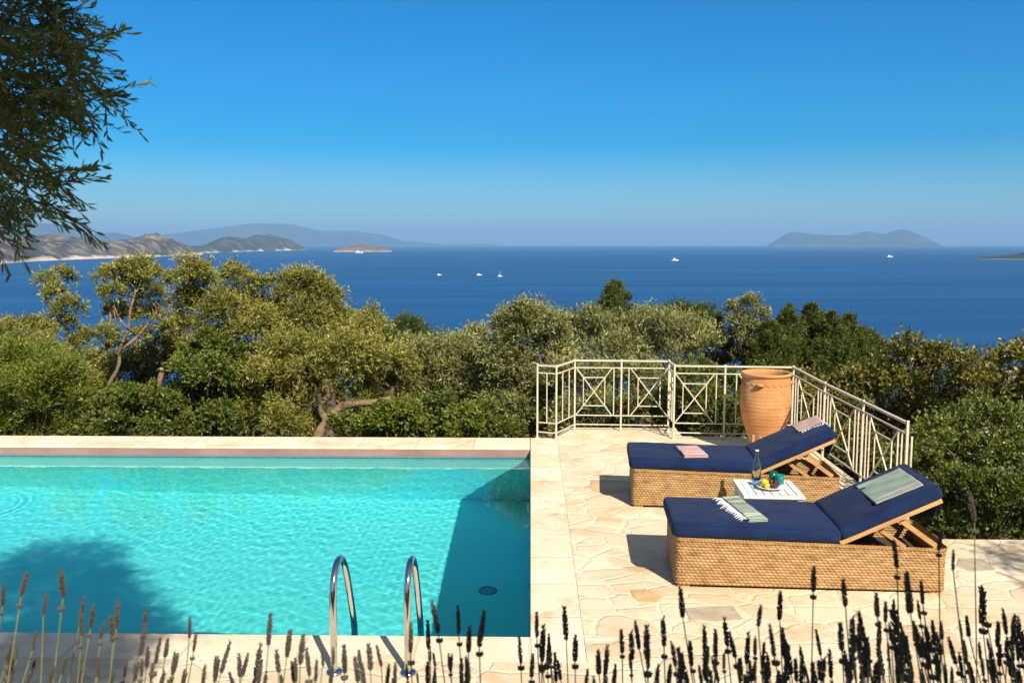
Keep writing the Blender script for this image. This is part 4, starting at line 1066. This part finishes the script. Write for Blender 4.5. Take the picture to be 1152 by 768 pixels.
tree('oak_tree', 'scrub oak at the right edge of the picture with pale leaf tips', 'oak tree', 'autumn', 12.0, 'oak',
     [(1082, 410, 16), (1100, 414, 17), (1120, 412, 16), (1140, 404, 15), (1150, 398, 12), (1165, 404, 20), (1085, 434, 22), (1112, 438, 24), (1140, 434, 22), (1170, 436, 26), (1095, 464, 24), (1125, 466, 24), (1155, 464, 24), (1190, 460, 28), (1195, 410, 22)], tr=0.07, group='scrub oaks on the right')
tree('shrub', 'dark leafy shrub beyond the jar, seen through the sloping railing', 'shrub', 'autumn', 13.2, 'oak',
     [(900, 440, 20), (922, 450, 20), (905, 466, 22), (935, 474, 22), (960, 484, 22), (985, 480, 22), (1010, 490, 24), (915, 492, 22), (945, 500, 24), (975, 505, 24), (880, 455, 18)], group=GS, tr=0.04)
tree('shrub', 'olive green shrub behind the railing just left of the jar', 'shrub', 'holm', 13.2, 'loose',
     [(765, 430, 20), (788, 426, 19), (810, 432, 19), (832, 440, 18), (770, 456, 20), (795, 454, 20), (820, 460, 20), (775, 484, 20), (800, 484, 20), (828, 486, 20), (850, 470, 18), (855, 430, 15)], group=GS, tr=0.04)
tree('shrub', 'bright green broad leaved shrub at the right edge beside the nearer lounger', 'shrub', 'dull_shrub', 9.6, 'fine',
     [(1052, 492, 24), (1078, 480, 24), (1105, 474, 24), (1132, 478, 24), (1158, 484, 26), (1062, 522, 26), (1092, 512, 26), (1122, 510, 26), (1150, 516, 26), (1185, 500, 30)], group=GS, tr=0.04)
tree('shrub', 'dark shaded shrub at the right edge growing against the terrace paving', 'shrub', 'holm', 9.0, 'fine',
     [(1055, 560, 26), (1085, 550, 28), (1115, 552, 28), (1145, 556, 28), (1070, 590, 26), (1100, 590, 28), (1130, 592, 28), (1160, 588, 28), (1045, 530, 22), (1180, 552, 32), (1040, 590, 22), (1010, 520, 20)], group=GS, tr=0.04, dens=1.0)

GB = 'evergreen bushes filling the slope behind the olives'
for i_, (x_, lab_) in enumerate([(20, 'dark bush on the slope behind the pale feathery shrub'), (150, 'dark bush on the slope behind the forked olive trunk'), (280, 'dark bush behind the holm oak'), (400, 'dark bush on the slope behind the crooked limb'), (505, 'dark bush below the lowest sea gap')]):
    tree('evergreen_bush', lab_, 'bush', 'olive' if i_ in (1, 3, 4) else 'holm', 18.5, 'loose', [(x_ + dx, yy_, 30) for dx in (-52, -18, 18, 52) for yy_ in (418, 452, 484)], group=GB, tr=0.05)

# scrub covering the slope below, read as one mass
g = np.random.default_rng(77); cl = []
for i in range(420):
    y = 12.8 + 24 * g.random() ** 1.3; x = (g.random() - 0.5) * 2 * (0.75 * y + 4); r = g.uniform(0.4, 0.8)
    z = ground_z(x, y) + r * 0.5
    cl.append((Vector((x, y, z)), r, r, r * 0.8))
STY['scrub'] = dict(L=0.16, W=0.07, up=0.4, tl=0.3, k=6, sub=7, dens=0.8)
tag(crown(cl, 'scrub', M['scrub'], None, 501, 1.0, 'slope_scrub'), kind='stuff')

# ---- close olive overhanging from the left; its crown also shades the pool corner
oz = 0.9; ob = Vector((-3.7, 1.5, oz))
ot = empty('olive_tree', tuple(ob), label='close olive branch with dark narrow leaves hanging in at the top left corner', cat='olive tree')
inv = Matrix.Translation(-ob)
vis = [(-70, 20, 66), (-20, 20, 50), (28, 12, 44), (62, 22, 30), (0, 70, 50), (48, 62, 38), (82, 66, 22), (-60, 110, 62), (0, 125, 44), (40, 104, 32), (92, 96, 16), (72, 112, 20), (118, 112, 9), (-50, 185, 48), (-12, 172, 34), (22, 170, 20), (40, 200, 16), (64, 212, 13), (-45, 228, 30), (-5, 222, 20), (24, 226, 13), (52, 232, 9), (-14, 248, 10)]
g = np.random.default_rng(90); B, D = [], []; lm = MB(); tw = MB()
fork = inv @ Vector((-3.3, 1.9, 3.0))
limb(lm, [(0, 0, -0.2), (0.1, 0.1, 1.0), fork, fork + Vector((0, 0, 1.2))], 0.17, 0.07, 2, 12)
def spray(c, r, n, droop, k=13, tl=(0.16, 0.34), tm=None):
    tm = tm or tw
    c = np.array(c); u = unit(g.normal(size=(n, 3))); p = c + u * r * (g.random((n, 1)) ** 0.5) * np.array([1, 1, 0.9])
    td = unit(u * 0.55 + np.array([0.55, 0.15, -droop]) + g.normal(size=(n, 3)) * 0.5); L_ = g.uniform(tl[0], tl[1], n)
    for i in range(n):
        a = Vector(p[i]) - Vector(td[i]) * 0.05; b = Vector(p[i] + td[i] * L_[i]); tm.tube([a, a.lerp(b, 0.5) + Vector((0, 0, 0.01)), b], [0.0032, 0.0024, 0.001], 4, False)
    for q in range(k):
        t = (q + 0.5 * g.random(n)) / k
        B.append(p + td * (L_ * t)[:, None]); D.append(unit(td * 0.85 + unit(g.normal(size=(n, 3))) * 0.62))
prev = {}
for i, (px, py, r) in enumerate(vis):
    yy = 3.3 + g.uniform(-0.35, 0.45); p = inv @ at_y(px, py, yy); rr_ = r / F * yy
    n = int(10 + 600 * rr_ ** 1.6) if r > 26 else int(5 + 330 * rr_ ** 1.5)
    spray(p, rr_, n, 0.15 + 0.5 * (py / 260), 15, (0.10, 0.22))
    if px < 0: limb(lm, [fork + Vector((0, 0, 1.2)), Vector(p) + Vector((-0.5, -0.1, 0.55)), Vector(p)], 0.009, 0.003, i, 6)
shade = [(0, 625, 5.2, .42), (35, 612, 5.4, .42), (85, 610, 5.6, .40), (60, 640, 5.2, .45), (110, 636, 5.4, .36), (20, 670, 5.0, .45), (70, 676, 5.0, .45), (120, 668, 5.2, .38), (150, 672, 5.0, .26), (172, 690, 5.0, .20), (40, 700, 4.8, .40), (100, 702, 4.8, .36), (150, 704, 4.7, .20), (-40, 640, 5.2, .5), (-60, 700, 5.0, .5), (20, 745, 4.6, .33), (90, 735, 4.6, .30), (50, 728, 4.4, .30), (20, 765, 4.4, .30), (75, 762, 4.4, .26), (120, 745, 4.5, .17), (-30, 740, 4.6, .4), (190, 700, 4.9, .14)]
th = math.tan(R(SUN_EL := 40.0)); ax, ay = math.sin(R(25.0)), math.cos(R(25.0))
for i, (px, py, z, r) in enumerate(shade):
    s_ = at_z(px, py, WATER_Z if py < 715 else 0.0); t = (z - s_.z) / th
    p = inv @ Vector((s_.x + ax * t, s_.y - ay * t, z))
    spray(p, r, int(620 * r), 0.2)
    limb(lm, [fork, fork.lerp(p, 0.5) + Vector((0, 0, 0.2)), Vector(p)], 0.05, 0.008, i, 6)
lm.build('trunk', M['bark'], ot, True); tw.build('twigs', M['twig'], ot, True)
leaf_mesh('crown', np.concatenate(B), np.concatenate(D), 0.046, 0.0105, M['olive_near'], ot, g, True)

# ---- unseen olive added right of the terrace to dapple the paving there
ob = Vector((6.6, 3.7, 0.0)); o2 = empty('olive_tree', tuple(ob), label='unseen olive tree added to cast dappled shade on the paving at the right edge', cat='olive tree')
inv = Matrix.Translation(-ob); B, D = [], []; lm = MB(); fork = Vector((-0.2, 0.1, 1.9)); limb(lm, [(0, 0, -0.1), (0.05, 0, 1.0), fork], 0.13, 0.09, 7, 10)
for i, (px, py, z, r) in enumerate([(1110, 622, 3.4, .16), (1140, 624, 3.5, .2), (1128, 640, 3.3, .13), (1165, 634, 3.6, .3), (1150, 655, 3.3, .1), (1190, 625, 3.8, .4), (1210, 650, 3.6, .4)]):
    s_ = at_z(px, py, 0); t = z / th; p = inv @ Vector((s_.x + ax * t, s_.y - ay * t, z)); spray(p, r, int(90 * r), 0.2, tm=lm); limb(lm, [fork, fork.lerp(p, 0.5), Vector(p)], 0.035, 0.006, i, 6)
lm.build('trunk', M['bark'], o2, True); leaf_mesh('crown', np.concatenate(B), np.concatenate(D), 0.058, 0.0125, M['olive_near'], o2, g, True)

# ================================================================== LAVENDER ON THE UPPER TERRACE
HEADS = """3,655,680 24,643,669 49,666,690 71,638,670 90,670,700 92,685,713 102,677,705 113,698,717 127,690,720 131,676,705 37,710,730 9,722,745 15,740,757 70,735,757
162,683,710 158,703,735 175,715,745 186,717,738 196,734,755 140,742,760 159,740,760 171,745,762 213,693,716 218,711,731 249,722,755 242,737,765 288,725,760 282,753,778 265,753,778 297,752,778
302,690,724 323,707,737 338,713,745 348,729,758 332,740,766 388,723,755 355,741,765 372,745,768 318,757,775
403,738,765 417,724,752 410,745,770 429,725,748 435,748,770 444,745,768 462,701,732 482,698,728 493,675,710 516,681,712 539,688,725 527,704,732 507,735,755 519,742,768 527,745,768 481,743,768
586,715,745 604,687,715 609,702,738 637,683,718 647,714,742 616,725,752 598,735,760 681,726,756 659,752,775 670,760,780 700,708,733 711,707,740 719,698,728 728,701,740 729,720,750 747,692,725 768,660,693 738,748,775 765,733,768 773,729,768
794,702,740 805,706,735 808,738,765 818,695,725 827,709,738 840,708,745 853,679,703 848,742,764 790,748,772 877,665,695 871,702,737 882,705,737 890,717,755 896,740,765 915,637,664 923,706,735 925,737,765 951,650,680 947,700,730 958,692,724
972,688,720 975,715,760 987,665,692 996,673,698 993,723,758 1009,607,637 1024,643,688 1016,675,735 1038,653,678 1035,675,695 1037,705,738 1046,717,748 1056,595,618 1072,618,640 1082,697,715 1075,715,745 1087,720,745 1090,693,715 1096,552,585 1105,660,700 1108,659,690 1103,722,740 1064,747,768 1118,740,768 1132,685,712 1140,690,715 1147,692,718 1138,730,760 1150,750,775
858,722,750 905,728,758 935,728,760 956,735,768 985,740,770 1010,735,768 1026,728,760 1055,735,765 1095,745,772 1124,722,748 833,738,765 864,745,770 915,752,776 1040,752,778 970,752,780 752,745,770 690,748,772 30,752,772 55,748,770 110,738,760 205,752,774 228,748,770 125,752,772 88,745,768 270,735,760"""
hd = [tuple(float(v) for v in t.split(',')) for t in HEADS.split()]
rl = np.random.default_rng(21)
for i_ in range(74):
    x_ = 590 + 562 * rl.random() ** 0.75; yt_ = rl.uniform(712, 764) - (14 if x_ > 960 else 0); hd.append((x_, yt_, yt_ + rl.uniform(17, 32)))
for i_ in range(34):
    x_ = rl.uniform(0, 560); yt_ = rl.uniform(722, 764); hd.append((x_, yt_, yt_ + rl.uniform(14, 26)))
def spike_variants(n=7):
    out = []
    for q in range(n):
        g = np.random.default_rng(300 + q); Lh = 1.0; B, D = [], []
        m = MB()
        nw = 8 + q % 3
        for w_ in range(nw):
            z = w_ / (nw - 1); rr_ = 0.115 * (0.75 + 0.5 * math.sin(math.pi * min(1, 0.2 + z * 0.85)))
            kk = 7 if z < 0.85 else 4
            for b in range(kk):
                a = 6.283 * (b + 0.5 * (w_ % 2)) / kk + g.normal() * 0.12
                s_ = 0.62 if z < 0.9 else 0.42; c = Vector((math.cos(a) * rr_ * s_, math.sin(a) * rr_ * s_, z * 0.93 + g.normal() * 0.014)) * (1 if g.random() > 0.12 else 0.8)
                o_ = g.uniform(0.04, 0.095); tip = c + Vector((math.cos(a) * o_, math.sin(a) * o_, 0.07 + g.random() * 0.05))
                m.tube([c - Vector((0, 0, 0.03)), c.lerp(tip, 0.45), tip], [0.025, 0.042, 0.012], 5)
        m.tube([(0, 0, -0.02), (0, 0, 0.95)], 0.05, 5)
        me = m.build('flower_spike', M['lav_head'], None, True); out.append(me.data); bpy.data.objects.remove(me)
    m = MB(); g = np.random.default_rng(5)
    for b in range(7):
        a = 6.283 * b / 7; c = Vector((math.cos(a) * 0.07, math.sin(a) * 0.07, 0)); m.tube([c * 0.3 - Vector((0, 0, 0.03)), c * 0.9, c * 1.5 + Vector((0, 0, 0.07))], [0.03, 0.05, 0.012], 5)
    me = m.build('whorl', M['lav_head'], None, True); wh = me.data; bpy.data.objects.remove(me)
    return out, wh
SPK, WH = spike_variants()
edges = [0, 118, 215, 305, 420, 560, 665, 760, 862, 950, 1025, 1085, 1152]
labs = ['lavender plant in the bottom left corner with stems leaning right over the shaded water', 'lavender plant with brown sunlit spikes second from the left edge', 'sparse lavender plant with low brown spikes, left of the ladder', 'lavender plant with brown spikes in front of the left ladder rail',
        'lavender plant with brown spikes just right of the ladder', 'lavender plant with dark spikes below the pool corner', 'lavender plant with dark spikes on the paving left of the grey flagstone', 'lavender plant with dark spikes below the foot end of the nearer lounger', 'lavender plant with dark spikes below the middle of the nearer lounger',
        'lavender plant crowded with tall black spikes below the right half of the nearer lounger', 'lavender plant with tall spikes reaching the head end of the nearer lounger', 'lavender plant in the bottom right corner with the tallest stems leaning left']
def pick(x):
    for i in range(len(edges) - 1):
        if x < edges[i + 1]: return i
    return len(edges) - 2
rows = {}
for h_ in hd: rows.setdefault(pick(h_[0]), []).append(h_)
for i, hs_ in sorted(rows.items()):
    yb = 2.25 + 0.12 * ((i * 7) % 3 - 1)
    cx = (edges[i] + edges[i + 1]) / 2; bx = at_y(cx, 760, yb).x
    root = empty('lavender_plant', (bx, yb, 0.93), label=labs[i], cat='lavender', group='lavender plants along the edge of the upper terrace')
    g = np.random.default_rng(600 + i); n = 1500; u = unit(g.normal(size=(n, 3))); u[:, 2] = np.abs(u[:, 2])
    b = np.stack([g.normal(size=n) * 0.09, g.normal(size=n) * 0.09, g.random(n) * 0.06], -1)
    leaf_mesh('foliage', b, unit(u + np.array([0, 0, 0.8])), 0.12, 0.008, M['lav_leaf'], root, g)
    sp0 = root.location
    for (x, yt, ybm) in hs_:
        yy = yb + rl.uniform(-0.22, 0.22)
        top, bot = at_y(x, yt, yy), at_y(x, ybm, yy); ln = (top - bot).length
        lean = (x - 520) / 520 * 0.10 if x > 520 else (x - 420) / 420 * 0.20
        # stem: from the plant up to the spike, curved; spike follows its end
        foot = Vector((bot.x + lean * (0.8 + 0.6 * rl.random()) + rl.normal() * 0.015 , yy + rl.normal() * 0.03, 0.96))
        if abs(foot.x - bx) > 0.38: foot.x = bx + math.copysign(0.38, foot.x - bx)
        midp = foot.lerp(bot, 0.55) + Vector((-lean * 0.04 + rl.normal() * 0.012, rl.normal() * 0.012, 0.0)); d = (bot - midp).normalized()
        tilt = (d + Vector((rl.normal() * 0.11, rl.normal() * 0.08, 0.42))).normalized()
        m = MB(); m.tube([foot - sp0, foot.lerp(midp, 0.5) - sp0, midp - sp0, bot - sp0, bot + tilt * 0.01 - sp0], [0.0022, 0.0021, 0.0019, 0.0016, 0.0012], 5)
        stm = m.build('stem', M['lav_stem'], root, True)
        hdo = bpy.data.objects.new('flower_spike', SPK[int(rl.integers(0, len(SPK)))]); C.objects.link(hdo); hdo.parent = stm
        wdt = ln * rl.uniform(0.85, 1.15) * (1.0 if ln < 0.07 else 0.85)
        hdo.matrix_local = Matrix.Translation(bot - sp0) @ tilt.to_track_quat('Z', 'X').to_matrix().to_4x4() @ Matrix.Rotation(rl.random() * 6.28, 4, 'Z') @ Matrix.Diagonal((wdt * 0.66, wdt * 0.66, ln, 1))
        if rl.random() < 0.62:
            wo = bpy.data.objects.new('whorl', WH); C.objects.link(wo); wo.parent = stm
            k_ = ln * rl.uniform(1.0, 1.4); wo.matrix_local = Matrix.Translation(bot - sp0 - (bot - midp).normalized() * ln * rl.uniform(0.22, 0.5)) @ Matrix.Diagonal((k_, k_, k_, 1))

# ---- unseen house, added behind the camera to shade the lavender bed's right half
hs0 = empty('added_villa', (6.3, -7.0, 0.0), label='unseen cream plastered house added behind the camera to shade the lavender bed', cat='added_villa')
m = MB(); m.box((0, 0, 3.4), (7.2, 7.0, 6.8)); m.build('wall', M['plaster'], hs0)
m = MB(); m.add([(-3.9, -3.8, 6.82), (3.9, -3.8, 6.82), (3.9, 3.8, 6.82), (-3.9, 3.8, 6.82), (-3.9, -3.8, 6.95), (3.9, -3.8, 6.95), (3.9, 3.8, 6.95), (-3.9, 3.8, 6.95), (-1.5, 0, 8.1), (1.5, 0, 8.1)],
                [(0, 3, 2, 1), (0, 1, 5, 4), (1, 2, 6, 5), (2, 3, 7, 6), (3, 0, 4, 7), (4, 5, 9, 8), (6, 7, 8, 9), (5, 6, 9), (7, 4, 8)]); m.build('roof', M['terracotta'], hs0)
for x in (-2.0, 0.6, 2.4):
    for z in (2.2, 5.0):
        f = MB(); f.box((x, 3.52, z), (1.1, 0.06, 1.5)); fo = f.build('window', M['white_wood'], hs0); f = MB(); f.box((x, 3.555, z), (0.95, 0.02, 1.34)); f.build('pane', M['dark_metal'], fo)
#@@LIGHT
SUN_AZ, SUN_EL = 25.0, 40.0
sd = bpy.data.lights.new('sun', 'SUN'); so = bpy.data.objects.new('sun', sd); C.objects.link(so)
sd.energy = 5.0; sd.angle = R(0.53); sd.color = (1.0, 0.93, 0.82)
to_sun = Vector((math.sin(R(SUN_AZ)) * math.cos(R(SUN_EL)), -math.cos(R(SUN_AZ)) * math.cos(R(SUN_EL)), math.sin(R(SUN_EL))))
so.rotation_euler = to_sun.to_track_quat('Z', 'Y').to_euler()
so.location = to_sun * 40
sd.cycles.is_caustics_light = True
water.cycles.is_caustics_caster = True
pool.cycles.is_caustics_receiver = True

sc = bpy.context.scene
wd = bpy.data.worlds.new('World'); sc.world = wd; wd.use_nodes = True
nt = wd.node_tree; bg = nt.nodes['Background']; bg.inputs[1].default_value = 0.069
sky = nt.nodes.new('ShaderNodeTexSky'); sky.sky_type = 'NISHITA'; sky.sun_disc = False
sky.sun_elevation = R(SUN_EL); sky.sun_rotation = R(180 - SUN_AZ)
sky.altitude = 0; sky.air_density = 1.0; sky.dust_density = 0.6; sky.ozone_density = 3.5
# clear deep blue away from the sun, paler and more neutral air round the sun itself
def W(typ, **kw):
    x = nt.nodes.new('ShaderNode' + typ)
    for k_, v_ in kw.items(): setattr(x, k_, v_)
    return x
tcw = W('TexCoord'); dt = W('VectorMath', operation='DOT_PRODUCT'); dt.inputs[1].default_value = tuple(to_sun); nt.links.new(tcw.outputs['Generated'], dt.inputs[0])
def mr(lo, hi):
    r_ = W('MapRange'); nt.links.new(dt.outputs['Value'], r_.inputs[0]); r_.inputs[1].default_value = -0.25; r_.inputs[2].default_value = 0.55; r_.inputs[3].default_value = lo; r_.inputs[4].default_value = hi; return r_.outputs[0]
hs = W('HueSaturation'); nt.links.new(mr(1.55, 0.55), hs.inputs['Saturation'])
tm = W('Mix', data_type='RGBA'); nt.links.new(mr(0, 1), tm.inputs[0]); tm.inputs[6].default_value = (0.74, 0.95, 1.13, 1); tm.inputs[7].default_value = (1.0, 0.95, 0.86, 1)
gm_ = W('Mix', data_type='RGBA', blend_type='MULTIPLY'); gm_.inputs[0].default_value = 1.0; nt.links.new(tm.outputs[2], gm_.inputs[7])
nt.links.new(sky.outputs[0], gm_.inputs[6]); nt.links.new(gm_.outputs[2], hs.inputs['Color']); nt.links.new(hs.outputs[0], bg.inputs[0])

cam = bpy.data.cameras.new('camera'); co = bpy.data.objects.new('camera', cam); C.objects.link(co)
cam.sensor_width = 36.0; cam.lens = F / 1152 * 36.0
co.location = (0, 0, H); co.rotation_euler = (R(90) - PITCH, 0, YAW)
cam.clip_start = 0.05; cam.clip_end = 120000
cam.dof.use_dof = True; cam.dof.focus_distance = 9.0; cam.dof.aperture_fstop = 5.0
sc.camera = co
sc.view_settings.view_transform = 'Standard'; sc.view_settings.look = 'None'; sc.view_settings.gamma = 1.0
sc.view_settings.exposure = 0.63
sc.cycles.use_denoising = True
sc.cycles.max_bounces = 8; sc.cycles.diffuse_bounces = 3; sc.cycles.transparent_max_bounces = 12
sc.cycles.caustics_refractive = True; sc.cycles.caustics_reflective = False; sc.cycles.blur_glossy = 0.5
sc.cycles.sample_clamp_indirect = 6.0
